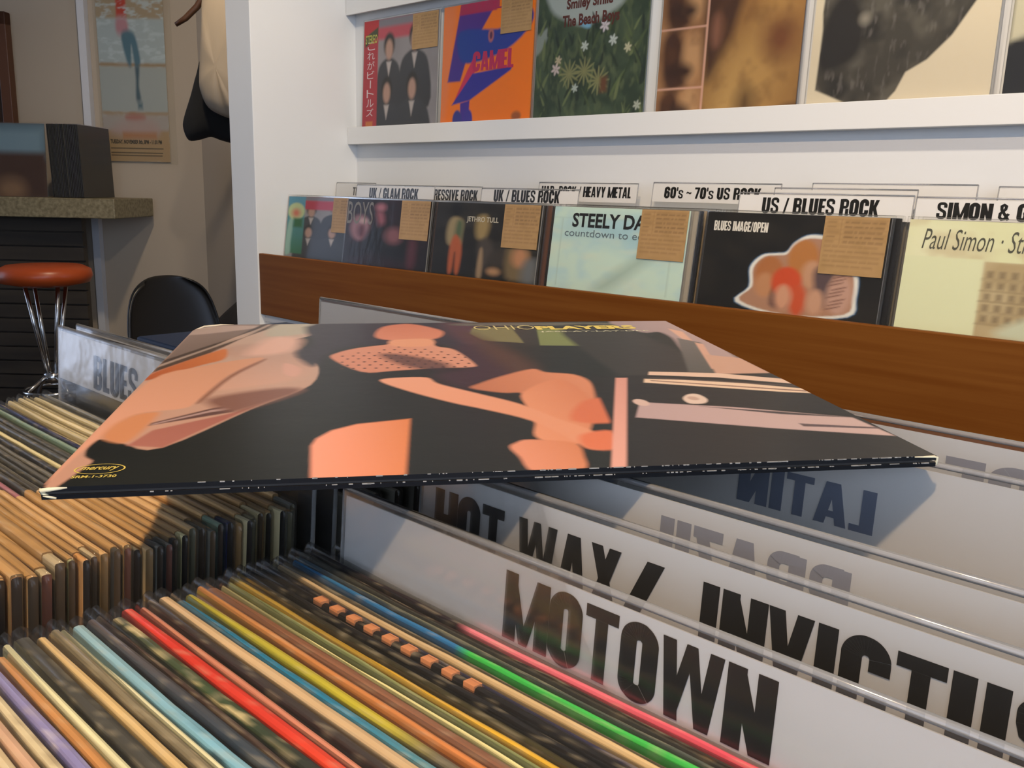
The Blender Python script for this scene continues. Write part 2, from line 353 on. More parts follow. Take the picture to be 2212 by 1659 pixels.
def sheet(pr, w, h, thick, name, material, parent, edge='#d8d2c4', flat=False, back=None, warp=None):
    """printed board: a grid front carrying the print, and edges and a back of the board's own colour"""
    nu, nv = pr.n + 1, pr.m + 1
    x = (pr.uw * w).ravel(); z = (pr.vw * h).ravel(); y = np.zeros_like(x)
    co = np.stack([x, z, y + thick], 1) if flat else np.stack([x, y, z], 1)
    if warp is not None: co[:, 2 if flat else 1] += warp(pr.uw.ravel(), pr.vw.ravel())
    idx = np.arange(nu * nv).reshape(nv, nu)
    q = np.stack([idx[:-1, :-1], idx[:-1, 1:], idx[1:, 1:], idx[1:, :-1]], -1).reshape(-1, 4)
    verts = co.tolist(); faces = q.tolist(); cols = pr.c.reshape(-1, 3).tolist()
    ring = np.concatenate([idx[0, :], idx[1:, -1], idx[-1, -2::-1], idx[-2:0, 0]]).tolist()
    ec = lin(edge); base = len(verts)
    for i in ring: verts.append(list(co[i])); cols.append(ec)
    b2 = len(verts)
    for i in ring:
        p = list(co[i])
        if flat: p[2] -= thick
        else: p[1] += thick
        verts.append(p); cols.append(ec)
    n = len(ring)
    for k in range(n):
        faces.append([base + (k + 1) % n, base + k, b2 + k, b2 + (k + 1) % n])
    bc = lin(back or edge); b3 = len(verts)
    for i in ring: verts.append(None); cols.append(bc)
    for k in range(n): verts[b3 + k] = list(verts[b2 + k])
    faces.append([b3 + k for k in reversed(range(n))])
    me = bpy.data.meshes.new(name); me.from_pydata(verts, [], faces)
    a = me.color_attributes.new('print', 'FLOAT_COLOR', 'POINT')
    a.data.foreach_set('color', np.c_[np.array(cols), np.ones(len(cols))].astype(np.float32).ravel())
    me.materials.append(material); me.update()
    return link(name, me, parent)
# ------------------------------------------------------------------ the room
def struct(name, mb, m, **k): return tag(mb.build(name, m, None, **k), kind='structure')
YAW = math.radians(44.037); CA, SA = math.cos(YAW), math.sin(YAW)
def at_d(x, y, D):
    """a point of the far corner of the shop: (along its angled wall, height), D metres straight ahead"""
    d = ray(x, y); k = D / (-d[0] * SA + d[1] * CA); return ((d[0] * CA + d[1] * SA) * k, d[2] * k)
def corner(a, D, z): return (a * CA - D * SA, a * SA + D * CA, ZC + z)
ROT = (0, 0, YAW)
DW = 4.6
struct('floor', MB().box(-7, -2.5, -0.04, 2.5, 5.5, 0), M_FLOOR)
struct('ceiling', MB().box(-7, -2.5, 2.5, 2.5, 5.5, 2.56), M_WALL)
struct('wall_back', MB().box(-2.23, 1.645, 0, 2.2, 1.74, 2.5), M_WALL)
c0 = at_d(440, 400, DW)[0]
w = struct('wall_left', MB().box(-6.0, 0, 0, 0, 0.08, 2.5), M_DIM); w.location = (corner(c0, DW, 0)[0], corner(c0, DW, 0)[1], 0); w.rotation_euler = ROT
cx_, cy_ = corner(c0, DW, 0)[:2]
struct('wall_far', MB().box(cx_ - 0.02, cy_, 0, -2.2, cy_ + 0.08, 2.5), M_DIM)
s0, s1 = at_d(206, 480, DW)[0], at_d(221, 480, DW)[0]
t = struct('trim_1', MB().box(s0, DW - 0.045, -ZC, s1, DW - 0.002, 1.45), mat('white_trim_paint', '#cfd0d4', 0.5)); t.rotation_euler = ROT; t.location = (0, 0, ZC)
struct('wall_front', MB().box(-7, -2.58, 0, 0.2, -2.5, 2.5).box(0.2, -2.58, 0, 2.1, -2.5, 0.45).box(0.2, -2.58, 2.35, 2.1, -2.5, 2.5).box(2.1, -2.58, 0, 2.3, -2.5, 2.5), M_WALL)
struct('wall_right', MB().box(2.3, 0.05, 0, 2.38, 1.74, 2.5).box(2.3, -1.85, 0, 2.38, 0.05, 0.45).box(2.3, -1.85, 2.35, 2.38, 0.05, 2.5).box(2.3, -2.58, 0, 2.38, -1.85, 2.5), M_WALL)
def window(name, loc, rotz):
    o = tag(empty(name, loc, (0, 0, rotz)), kind='structure')
    MB().box(-0.95, -0.03, 0, -0.9, 0.03, 1.9).box(0.9, -0.03, 0, 0.95, 0.03, 1.9).box(-0.9, -0.03, 0, 0.9, 0.03, 0.05).box(-0.9, -0.03, 1.85, 0.9, 0.03, 1.9).box(-0.02, -0.03, 0.05, 0.02, 0.03, 1.85).build('window_frame', M_WHITE, o)
    MB().box(-0.9, -0.003, 0.05, 0.9, 0.003, 1.85).build('window_glass', M_FILM_RACK, o)
window('window_1', (1.15, -2.54, 0.45), 0.0); window('window_2', (2.34, -0.9, 0.45), math.pi / 2)
# door frame at the far left
dx = at_d(46, 265, DW)[0]
d = tag(empty('door_1', corner(dx - 0.25, DW - 0.02, -ZC), ROT), kind='structure')
tp = at_d(20, 30, DW)[1] + ZC
MB().box(0.2, -0.05, 0, 0.25, 0.0, tp).box(-0.65, -0.05, tp - 0.06, 0.25, 0.0, tp).box(-0.65, -0.05, 0, -0.6, 0, tp).build('door_frame', mat('reddish_wood', '#5a3620', 0.5), d, bevel=0.004)
MB().box(-0.6, -0.02, 0.01, 0.2, 0.0, tp - 0.06).build('door_panel', mat('dark_door', '#2a1a10', 0.4, noise=((4, 4, 1), '#3a2210', 3)), d)

# ------------------------------------------------------------------ wall rack, ledges
PX = -2.23
rack = empty('record_rack', (PX, 1.32, 0), label='long white record rack with brown veneer front board along back wall', cat='rack')
def rk(mb): mb.v = [(x - PX, y - 1.32, z) for x, y, z in mb.v]; return mb
rk(MB().box(PX - 0.121, 1.315, 0, PX, 1.86, 2.5)).build('side_panel', M_WHITE, rack, bevel=0.002)['label'] = 'tall white end panel'
zt_, zb_ = ZC + at_y(560, 547, 1.32)[2], ZC + at_y(563, 678, 1.32)[2]
rk(MB().box(PX + 0.001, 1.318, zb_, 2.2, 1.331, zt_)).build('front_board', M_WOOD, rack, bevel=0.002)['label'] = 'brown wood veneer front board'
rk(MB().box(PX + 0.001, 1.331, zb_ - 0.02, 2.2, 1.643, zb_ + 0.004)).build('base_board', M_WHITE, rack)
rk(MB().box(PX + 0.001, 1.335, 0, 2.2, 1.36, zb_ - 0.0205)).build('skirt', M_WHITE, rack)
LEDGE_Y = 1.613
def ledge(name, zlo, zhi, label, up=0.0):
    o = empty('display_ledge', (-2.228, LEDGE_Y, zlo), label=label, cat='shelf', group='white display ledges')
    L = 4.4
    MB().box(0, 0, 0, L, 0.007, zhi - zlo).build('front_lip', M_WHITE, o, bevel=0.001)
    MB().box(0, 0.0071, up, L, 0.0318, up + 0.012).build('shelf_board', M_WHITE, o)
    return o
zl0, zl1 = ZC + at_y(752, 312, LEDGE_Y)[2], ZC + at_y(753, 275, LEDGE_Y)[2]
zu0 = ZC + at_y(745, 34, LEDGE_Y)[2]
ledge('l', zl0, zl1, 'white wall ledge holding the row of displayed records above the rack')
ledge('u', zu0, zu0 + zl1 - zl0, 'upper white wall ledge cut off by the top of the view', 0.034)

# ------------------------------------------------------------------ record covers on the wall and in the rack
def scribble_tag(w, h, seed):
    p = Print(44, '#a8865a', 40); r = random.Random(seed)
    p.grain(6, 6, '#9a7a4e', 0.35, 0.7, 0.5)
    v = 0.95
    for k in range(5):
        p.rect(0.02, v - 0.004, 0.98, v + 0.004, '#8a6a45', 0.7, alpha=0.6)
        x = 0.33
        while x < 0.9:
            l = r.uniform(0.04, 0.16); p.rect(x, v - 0.06, x + l, v - 0.03, '#6b5138', 0.8, alpha=0.75); x += l + 0.03
        p.rect(0.05, v - 0.055, 0.05 + r.uniform(0.1, 0.2), v - 0.035, '#7a5d3f', 0.7, alpha=0.7)
        v -= 0.085
    p.rect(0.27, v, 0.28, 0.95, '#8a6a45', 0.6, alpha=0.6)
    for k in range(5):
        x = 0.05
        while x < 0.85:
            l = r.uniform(0.05, 0.22); p.rect(x, v - 0.05, x + l, v - 0.028, '#7a5d3f', 0.9, alpha=0.6); x += l + 0.035
        v -= 0.085
    return p
TAGS = []
def add_tag(parent, x, z, w, h, y, rot=0.0):
    if not TAGS:
        for k in range(3):
            o = sheet(scribble_tag(1, 1, k), 0.1, 0.088, 0.0003, 'price_tag', M_INK, None, '#a8865a'); TAGS.append(o.data); bpy.data.objects.remove(o)
    o = link('price_tag', TAGS[rnd.randrange(3)], parent); o.location = (x, y, z); o.scale = (w / 0.1, 1, h / 0.088); o.rotation_euler = (0, rot, 0)
    o['label'] = 'kraft paper price tag'
    return o
FILMS = {}
def film(parent, w, h, t, kind='rack', y0=-0.0012, over=0.004):
    key = (round(w, 3), round(h, 3), round(t, 4), kind)
    if key not in FILMS:
        o = MB().box(-over, y0, -0.001, w + over, t + 0.001, h + over).build('plastic_sleeve', M_FILM_RACK, None, bevel=0.0005, seg=1); FILMS[key] = o.data; bpy.data.objects.remove(o)
    return link('plastic_sleeve', FILMS[key], parent)
def cover(loc, lean, pr, label, group=None, w=0.312, h=0.312, edge='#cfc9bd', tagged=True, tagpos=None, wrap=True, rotz=0.0):
    o = empty('record', loc, (-lean, 0, rotz), label, 'record', group)
    s = sheet(pr, w, h, 0.003, 'sleeve', M_INK, o, edge)
    if wrap: film(o, w, h, 0.003)
    if tagged:
        x, z = tagpos or (w - 0.102, h - 0.088); add_tag(o, x, z, 0.1, 0.088, -0.0021)
    return o, s
UY = 1.622
def upright(px, py, pr, label, **k):
    x = at_y(px, py, UY)[0]
    return cover((x, UY, zl0 + 0.0137), math.radians(2.6), pr, label, group=None, **k)
# plain stand-ins in the colours of each sleeve
VW = 0.515     # the front board hides the lower half of the sleeves in the rack
def pr_suits(obi=True):
    p = Print(120, '#a09a9a', None, 0.0 if obi else VW); p.grain(4, 4, '#8d8788', 0.3, 0.7, 0.6)
    p.rect(0.2, 0.83, 0.8, 1.0, '#c8505e', 2); p.rect(0.2, 0.93, 1.0, 1.0, '#86828a', 2)
    for cu, cv, s in ((0.36, 0.5, 0.17), (0.7, 0.55, 0.2), (0.34, 0.14, 0.2), (0.68, 0.16, 0.24)):
        p.poly([(cu - s, cv - 0.3), (cu - s * 0.9, cv + 0.05), (cu - 0.06, cv + 0.16), (cu + 0.06, cv + 0.16), (cu + s * 0.9, cv + 0.05), (cu + s, cv - 0.3)], '#33353a', 1.5, col2='#3d4046', g=(0, 1))
        p.ell(cu, cv + 0.28, 0.075, 0.1, '#2a2828', 2); p.ell(cu, cv + 0.24, 0.05, 0.085, '#c29a86', 2)
        p.poly([(cu - 0.035, cv + 0.14), (cu + 0.035, cv + 0.14), (cu, cv + 0.02)], '#c9bdb6', 1.2, smooth=False)
    if obi:
        p.rect(0, 0, 0.205, 1, '#b8343f', 0.8); p.rect(0.0, 0.86, 0.205, 1, '#c4262e', 0.8)
        p.poly([(0.02, 0.78), (0.2, 0.86), (0.2, 0.94), (0.02, 0.87)], '#3f4a2c', 0.8, smooth=False)
        p.rect(0.05, 0.09, 0.15, 0.15, '#d07a3c', 1)
    return p
def pr_orange():
    p = Print(150, '#ff8412'); p.poly([(0, 0), (0.1, 0.5), (0.14, 1), (0, 1)], '#f08d5a', 6, alpha=0.7)
    p.poly([(0.2, 1), (0.07, 0.42), (0.22, 0.42), (0.3, 0.62), (0.62, 1)], '#4a3492', 1.2, smooth=False, col2='#5a2f8c', g=(0, 1))
    p.poly([(0.2, 1), (0.185, 0.92), (0.6, 0.92), (0.62, 1)], '#c02a58', 1.2, smooth=False)
    p.poly([(0.2, 0.8), (0.62, 0.78), (0.72, 0.82), (0.95, 0.9), (0.97, 0.78), (0.72, 0.62), (0.35, 0.55), (0.2, 0.6)], '#20469c', 1.5, col2='#33409c', g=(1, 0))
    p.poly([(0.14, 0.24), (0.3, 0.5), (0.36, 0.58), (0.4, 0.5), (0.36, 0.44)], '#d8305a', 1, smooth=False)
    p.poly([(0.13, 0.24), (0.36, 0.47), (0.8, 0.5), (0.78, 0.47), (0.34, 0.27)], '#38349c', 1, smooth=False)
    p.poly([(0.23, 0.25), (0.34, 0.27), (0.33, 0.06), (0.24, 0.08)], '#4a2f98', 1, smooth=False)
    p.ell(0.2, 0.12, 0.055, 0.08, '#3a3a8c', 1.2); p.ell(0.33, 0.12, 0.05, 0.08, '#46379a', 1.2)
    p.ell(0.55, 0.74, 0.03, 0.05, '#c8746c', 1.5); p.ell(0.55, 0.74, 0.015, 0.028, '#5a2a50', 1)
    p.ell(0.86, 0.13, 0.05, 0.035, '#a85c2c', 2); p.rect(0.8, 0.075, 0.93, 0.095, '#8a4a24', 1); p.rect(0.36, 0.02, 0.5, 0.028, '#b05a1c', 1)
    return p
def pr_garden():
    p = Print(180, '#46563f'); r = random.Random(3)
    p.grain(9, 9, '#2f3f2f', 0.35, 0.65, 0.9); p.grain(25, 12, '#5f6a48', 0.55, 0.75, 0.7)
    p.poly([(0.1, 1.1), (0.12, 0.86), (0.3, 0.76), (0.45, 0.72), (0.62, 0.76), (0.8, 0.86), (0.85, 1.1)], '#a9b2ab', 4)
    p.poly([(0, 0.55), (0.08, 0.62), (0.12, 0.74), (0.03, 0.7), (0, 0.68)], '#8d968c', 2)
    for k in range(90):
        x, y = r.random(), r.random() * 0.72; l = r.uniform(0.07, 0.17); a = r.uniform(-0.8, 0.8); w = r.uniform(0.006, 0.013)
        c = r.choice(['#5c6b42', '#38482f', '#6f7a50', '#2c3a2b', '#4c5a3a', '#27332a'])
        p.poly([(x - w, y), (x + math.sin(a) * l * 0.5 - w, y + l * 0.6), (x + math.sin(a) * l, y + l), (x + math.sin(a) * l * 0.5 + w, y + l * 0.55), (x + w, y)], c, 1)
    for cu, cv, s, c in ((0.63, 0.7, 0.04, '#d9cfd2'), (0.46, 0.58, 0.032, '#c9d2c8'), (0.71, 0.6, 0.035, '#ccd4cc'), (0.84, 0.54, 0.03, '#cfc9a6'), (0.2, 0.44, 0.04, '#d3c2bc'), (0.22, 0.5, 0.03, '#c8b998'), (0.39, 0.3, 0.028, '#c4cfc4'), (0.95, 0.16, 0.03, '#bcc2b0')):
        for q in range(6):
            a = q * math.pi / 3 + 0.3; p.ell(cu + math.cos(a) * s * 0.6, cv + math.sin(a) * s * 0.6, s * 0.5, s * 0.22, c, 1, rot=a)
    for cu, cv in ((0.33, 0.4), (0.47, 0.41), (0.6, 0.34)):
        for q in range(12):
            a = q * math.pi / 6; p.ell(cu + math.cos(a) * 0.05, cv + math.sin(a) * 0.05, 0.05, 0.007, '#8a8a5c', 1, rot=a)
    p.ell(0.45, 0.73, 0.06, 0.025, '#7fb2cc', 2, rot=-0.4); p.rect(0.62, 0.26, 0.68, 0.36, '#6b452c', 3)
    return p
def pr_amber():
    p = Print(150, '#8a6238')
    for k, v0 in enumerate((0.0, 0.25, 0.62)):
        v1 = (0.245, 0.615, 1.0)[k]; p.rect(0, v0, 0.345, v1, '#a87a50', 1)
        p.poly([(0.06, v0), (0.02, v1 - 0.08), (0.12, v1), (0.2, v1 - 0.15), (0.22, v0 + 0.02)], '#4a2c1c', 5); p.ell(0.25, (v0 + v1) / 2, 0.07, 0.14, '#c29668', 6); p.ell(0.16, v0 + 0.1, 0.1, 0.05, '#3c2418', 5)
    p.rect(0.355, 0, 1, 1, '#a07842', 1, col2='#9a6c3a', g=(0, 1))
    p.poly([(0.355, 1.0), (0.355, 0.3), (0.5, 0.45), (0.62, 0.8), (0.8, 0.9), (0.8, 1)], '#4c3020', 6)
    p.poly([(0.42, 0.08), (0.5, 0.4), (0.7, 0.6), (0.8, 0.8), (0.95, 0.7), (0.9, 0.3), (0.75, 0.08), (0.55, 0.03)], '#c09a5c', 14, col2='#b08448', g=(1, 1))
    p.ell(0.66, 0.1, 0.06, 0.12, '#5a4024', 10); p.poly([(0.4, 0.0), (0.7, 0.04), (1, 0.12), (1, 0)], '#452c1c', 4)
    p.ell(0.86, 0.5, 0.11, 0.12, '#7a4a2a', 12); p.ell(0.42, 0.58, 0.04, 0.1, '#8a5c46', 5)
    p.grain(10, 10, '#6b4526', 0.5, 0.8, 0.35)
    p.rect(0.34, 0, 0.355, 1, '#d8a890', 0.7); p.rect(0, 0.24, 0.345, 0.252, '#d8a890', 0.7); p.rect(0, 0.61, 0.345, 0.622, '#d8a890', 0.7)
    return p
def pr_torn():
    p = Print(170, '#ddd0b4')
    q = [(0.02, 0.15), (0.4, 0.0), (0.44, 0.005), (0.55, 0.12), (0.6, 0.22), (0.72, 0.28), (0.85, 0.4), (1.0, 0.62), (1.0, 0.72), (0.96, 0.8), (0.97, 1.1), (0.05, 1.1), (0.02, 0.6), (0.03, 0.5)]
    p.poly([(0.03 + u * 0.88, 0.04 + v * 0.95) for u, v in q], '#46423a', 1, smooth=False)
    inside = np.abs(p.c - np.array(lin('#46423a'))).sum(-1) < 0.02; keep = p.c.copy()
    p.grain(7, 7, '#625d52', 0.45, 0.7, 0.8); p.grain(5, 5, '#2c2a27', 0.5, 0.75, 0.9); p.grain(40, 14, '#77716a', 0.62, 0.8, 0.5)
    p.poly([(0.05, 0.3), (0.06, 0.55), (0.16, 0.7), (0.28, 0.6), (0.3, 0.4), (0.2, 0.3)], '#2d2a27', 5); p.ell(0.13, 0.83, 0.05, 0.07, '#24211f', 4); p.ell(0.3, 0.55, 0.03, 0.03, '#8f887a', 4); p.ell(0.6, 0.88, 0.2, 0.12, '#211f1e', 10)
    p.c = np.where(inside[..., None], p.c, keep)
    return p
def pr_edge_dark():
    p = Print(60, '#26282b'); p.poly([(0, 0.36), (1, 0.62), (1, 1.1), (0, 1.1)], '#cfc8ab', 1, smooth=False); p.ell(0.17, 0.06, 0.04, 0.035, '#cfc9b8', 1); return p

o, s = upright(781, 272, pr_suits(), 'record with red spine band and dark group in suits on ledge', tagpos=(0.21, 0.222), edge='#b8b4ac')
jp = mat('white_print', '#e6d6d6', 0.5); yl = mat('yellow_print', '#c8c25a', 0.5); rd = mat('red_print', '#c8285a', 0.4)
for k, ch in enumerate('これがビートルズ'):
    font_lettering(ch, *((0.0325, 0.0355) if ch == 'ー' else (0.018, 0.05)), 0.235 - k * 0.025, 0.256 - k * 0.025, -0.0004, jp, s) if ch != 'ー' else MB().box(0.032, -0.0005, 0.235 - k * 0.025, 0.036, -0.0003, 0.256 - k * 0.025).build('lettering', jp, s)
font_lettering('STEREO', 0.008, 0.06, 0.252, 0.275, -0.0005, yl, s, bold=0.02)
o, s = upright(950, 266, pr_orange(), 'bright orange record sleeve with violet shapes standing on ledge', tagpos=(0.205, 0.23), edge='#d8772c')
lettering('CAMEL', 0.112, 0.252, 0.152, 0.196, -0.0005, rd, s)
lettering('CAMEL', 0.06, 0.205, 0.29, 0.31, -0.0005, mat('dull_red_print', '#b8325a', 0.5), s)
o, s = upright(1150, 256, pr_garden(), 'green foliage record sleeve with white flowers on ledge', tagpos=(0.225, 0.272), edge='#5a6450')
mr = mat('maroon_print', '#5a2418', 0.5)
font_lettering('The Beach Boys', 0.075, 0.235, 0.218, 0.250, -0.0005, mr, s, bold=0.035)
font_lettering('Smiley Smile', 0.085, 0.215, 0.256, 0.284, -0.0006, mr, s, bold=0.035)
upright(1415, 240, pr_amber(), 'brown and amber record sleeve with three stacked portrait panels on ledge', tagged=False, edge='#6b4a2c')
upright(1740, 228, pr_torn(), 'cream record sleeve with dark torn-edged photograph on ledge', tagged=False, edge='#d8cdb4')
upright(2163, 207, pr_edge_dark(), 'dark and cream record sleeve cut off at right end of ledge', tagged=False)

# the rack: one leaning front sleeve per stack, more behind it, title cards between
LEAN = math.atan(0.135); RZ = zb_ + 0.006
def rack_y(z): return 1.355 + (z - ZC + 0.182) * 0.135
RY = rack_y(RZ)
def pr_greenband():
    p = pr_suits(False); p.rect(0.2, 0.78, 0.78, 0.93, '#c2344c', 1); p.rect(0, 0, 0.26, 1, '#2f7a50', 1, col2='#5a9fb8', g=(0, 1)); p.poly([(0, 0), (0.02, 0.5), (0.1, 0.72), (0.08, 0.2), (0.08, 0)], '#9cc2b0', 2)
    p.ell(0.13, 0.74, 0.13, 0.15, '#c9d49a', 2); p.ell(0.13, 0.71, 0.06, 0.07, '#d87a5c', 5); p.rect(0.1, 0.46, 0.24, 0.62, '#1f6b3c', 3)
    return p
def pr_darkred():
    p = Print(110, '#1c1012', None, VW); p.grain(4, 4, '#2c1218', 0.4, 0.7, 0.8)
    p.ell(0.18, 0.55, 0.12, 0.2, '#a5767c', 4); p.ell(0.2, 0.5, 0.05, 0.1, '#6b3b44', 4); p.ell(0.22, 0.66, 0.05, 0.04, '#c9a6a4', 3)
    p.ell(0.42, 0.88, 0.06, 0.06, '#b5707a', 4); p.poly([(0.38, 0.8), (0.46, 0.78), (0.48, 0.6), (0.42, 0.55), (0.4, 0.66)], '#a35c66', 4)
    p.poly([(0.3, 0.5), (0.5, 0.62), (0.75, 0.4), (0.8, 0.1), (0.3, 0.2)], '#0d090a', 6); p.ell(0.6, 0.46, 0.1, 0.12, '#8f5a5e', 6); p.poly([(0.78, 0.05), (0.8, 0.6), (0.86, 0.6), (0.87, 0.05)], '#5c2c34', 4)
    return p
def pr_tull():
    p = Print(120, '#1f1c17', None, VW); p.grain(5, 6, '#34302a', 0.4, 0.75, 0.8)
    p.ell(0.2, 0.9, 0.05, 0.1, '#14110f', 3)
    p.poly([(0.12, 0.55), (0.14, 0.74), (0.2, 0.8), (0.28, 0.74), (0.28, 0.55), (0.27, 0.4), (0.15, 0.4)], '#a8946c', 3); p.poly([(0.21, 0.52), (0.22, 0.74), (0.28, 0.72), (0.27, 0.5)], '#5c6b4c', 3)
    p.poly([(0.17, 0.4), (0.22, 0.55), (0.29, 0.38), (0.28, 0.02), (0.24, 0.02), (0.225, 0.3), (0.21, 0.02), (0.17, 0.02)], '#c0643a', 2)
    p.poly([(0.42, 0.55), (0.42, 0.8), (0.5, 0.84), (0.54, 0.7), (0.5, 0.5)], '#a38c5c', 4); p.poly([(0.45, 0.45), (0.55, 0.52), (0.6, 0.3), (0.5, 0.1)], '#4c443c', 4)
    p.poly([(0.46, 0.0), (0.47, 0.35), (0.5, 0.35), (0.51, 0.0)], '#a58a6a', 2); p.poly([(0.55, 0.25), (0.7, 0.42), (0.8, 0.38), (0.74, 0.2), (0.6, 0.15)], '#3d362e', 4)
    p.poly([(0.74, 0.02), (0.74, 0.45), (0.9, 0.46), (0.95, 0.25), (0.99, 0.1), (0.95, 0.02)], '#7a6746', 4); p.ell(0.85, 0.3, 0.07, 0.13, '#c08a62', 5); p.poly([(0.88, 0.0), (0.9, 0.25), (1, 0.28), (1, 0)], '#6f7272', 6); p.ell(0.62, 0.08, 0.06, 0.05, '#b58a62', 4)
    return p
def pr_pale():
    p = Print(120, '#cbe2d3', None, VW); p.poly([(0.08, 0.62), (0.3, 0.86), (0.7, 0.88), (0.9, 0.82), (0.88, 0.4), (0.6, 0.5), (0.3, 0.62)], '#a9cdd2', 16)
    p.grain(7, 5, '#accfd8', 0.5, 0.8, 0.55); p.grain(5, 9, '#d6e0cc', 0.55, 0.8, 0.5); p.poly([(0.4, 0.05), (0.75, 0.5), (0.8, 0.48), (0.5, 0.03)], '#a6bcae', 8)
    p.rect(0.07, 0, 0.076, 0.85, '#b0c6ba', 0.7); p.rect(0.9, 0, 0.906, 0.7, '#b0c6ba', 0.7); p.rect(0, 0.855, 1, 0.86, '#aac4ba', 0.7)
    return p
def pr_cutout():
    p = Print(170, '#15130f', None, VW); p.u = (p.u - 0.25) / 0.93 + 0.3; p.grain(4, 4, '#24201a', 0.4, 0.7, 0.8)
    out = [(0.3, 0.05), (0.37, 0.22), (0.36, 0.42), (0.42, 0.55), (0.5, 0.58), (0.56, 0.6), (0.6, 0.7), (0.68, 0.78), (0.8, 0.76), (0.85, 0.66), (0.9, 0.5), (0.96, 0.42), (0.97, 0.2), (0.94, 0.02), (0.6, -0.05)]
    c = np.array((0.66, 0.3)); P = np.array(out)
    p.poly(P + (P - c) * 0.06, '#2b6fa0', 1.5); p.poly(P + (P - c) * 0.045, '#e6e4da', 1.2); p.poly(P - (P - c) * 0.03, '#b08468', 1.2)
    p.ell(0.47, 0.36, 0.09, 0.2, '#b07040', 3); p.ell(0.45, 0.25, 0.06, 0.13, '#c08a60', 4); p.poly([(0.5, 0.05), (0.52, 0.3), (0.58, 0.3), (0.6, 0.05)], '#4c3036', 4)
    p.ell(0.66, 0.55, 0.09, 0.2, '#b87a40', 3); p.ell(0.72, 0.4, 0.06, 0.14, '#c49674', 4)
    p.ell(0.58, 0.3, 0.09, 0.16, '#cc4f28', 3); p.ell(0.66, 0.12, 0.05, 0.16, '#c8552e', 4); p.ell(0.57, 0.14, 0.05, 0.13, '#cf9a7a', 4)
    p.poly([(0.73, 0.4), (0.78, 0.5), (0.85, 0.4), (0.82, 0.1), (0.78, 0.1)], '#5c4a4c', 4); p.ell(0.76, 0.12, 0.05, 0.13, '#c89a7c', 4); p.ell(0.89, 0.22, 0.07, 0.2, '#c29a86', 4)
    for k in range(9): p.ell(0.86 + 0.012 * (k % 3), 0.08 + k * 0.04, 0.05, 0.006, '#7a5448', 1, rot=0.5)
    for k in range(4): p.ell(0.8 + 0.02 * k, 0.44 + 0.03 * (k % 2), 0.025, 0.012, '#ded6c8', 1, rot=0.6)
    return p
def pr_sepia():
    p = Print(130, '#dfe0b4', None, VW); p.poly([(0, 0), (0.25, 0.1), (0.3, 0.8), (0.1, 1), (0, 1)], '#e6e6c0', 14)
    p.rect(0.35, -1.2, 1, 0.64, '#b5a178', 0.8); p.grain(6, 5, '#c9b890', 0.45, 0.7, 0.6)
    p.rect(-0.01, -1.2, 0.348, 0.66, '#dfe2ba', 1.2)
    for k in range(7):
        for j in range(5):
            p.rect(0.37 + k * 0.05, 0.1 + j * 0.1, 0.395 + k * 0.05, 0.16 + j * 0.1, '#7a6a50', 1.2, alpha=0.7)
    for j in range(5): p.rect(0.35, 0.08 + j * 0.1, 0.72, 0.09 + j * 0.1, '#8a7858', 1, alpha=0.7)
    p.poly([(0.45, -0.02), (0.6, 0.2), (0.75, 0.22), (0.9, 0.18), (1, -0.02)], '#c9cdb0', 4)
    p.ell(0.78, 0.36, 0.16, 0.03, '#4c4a42', 3); p.poly([(0.67, 0.36), (0.68, 0.5), (0.78, 0.54), (0.9, 0.5), (0.9, 0.36)], '#5c5a52', 3); p.ell(0.78, 0.26, 0.07, 0.11, '#a58c6e', 4)
    return p
STACKS = [  # front-left pixel at the board, print, label, extra depth of the stack, records behind, their word
    ((600, 545), pr_greenband(), 'record with green band and yellow-green round fruit shape at left end of rack', 0.038, 2, 'green banded', None),
    ((740, 562), pr_darkred(), 'dark red-black record sleeve with pinkish shapes in second rack stack', 0.0, 3, 'dark red', None),
    ((931, 590), pr_tull(), 'brown-black record sleeve with tan and orange figures in rack', 0.0, 8, 'brown-black', None),
    ((1180, 617), pr_pale(), 'pale mint green record sleeve with cloudy blue print in rack', 0.0, 8, 'pale mint', None),
    ((1505, 655), pr_cutout(), 'black record sleeve with white-rimmed orange cut-out group in rack', 0.0, 9, 'black cut-out', None),
    ((1930, 705), pr_sepia(), 'pale yellow record sleeve with sepia photograph at right end of rack', 0.0, 7, 'pale yellow', None)]
FR = []
CARD_Y = (1.45, 1.44, 1.412)
BACKPR = {}
for i, ((px, py), pr, lab, dy, nb, word, _) in enumerate(STACKS):
    zz = ZC + at_y(px, py, 1.355)[2]
    x = max(PX + 0.007, at_y(px, py, 1.355 + dy)[0])
    o, s = cover((x, RY + dy, RZ), LEAN, pr, lab, edge='#8f8a80'); FR.append(s)
    off = 0.0
    for k in range(nb):
        while any(-0.0066 < 1.376 + dy + off + 0.0062 - (c - 0.0055) < 0.0042 for c in CARD_Y): off += 0.002
        c = rnd.choice(['#2c2622', '#4a443c', '#8a8478', '#6b4a3c', '#1d1d1f', '#a59c8c', '#b8a488', '#3a3f4a'])
        if c not in BACKPR:
            b = sheet(Print(4, c), 0.312, 0.312, 0.003, 'sleeve', M_INK, None, c); BACKPR[c] = b.data; bpy.data.objects.remove(b)
        off += 0.0062 + rnd.uniform(0, 0.004)
        b = empty('record', (x + rnd.uniform(-0.004, 0.014), RY + dy + off, RZ), (-LEAN, 0, 0), 'one of the records packed behind the %s sleeve in the rack' % word, 'record', 'records behind the %s sleeve' % word)
        link('sleeve', BACKPR[c], b); film(b, 0.312, 0.312, 0.003)
wp = mat('cream_print', '#cfc8b4', 0.5); gp = mat('grey_print', '#8a847c', 0.5); bp_ = mat('black_print', '#17181a', 0.4); sp_ = mat('slate_print', '#5f7078', 0.5)
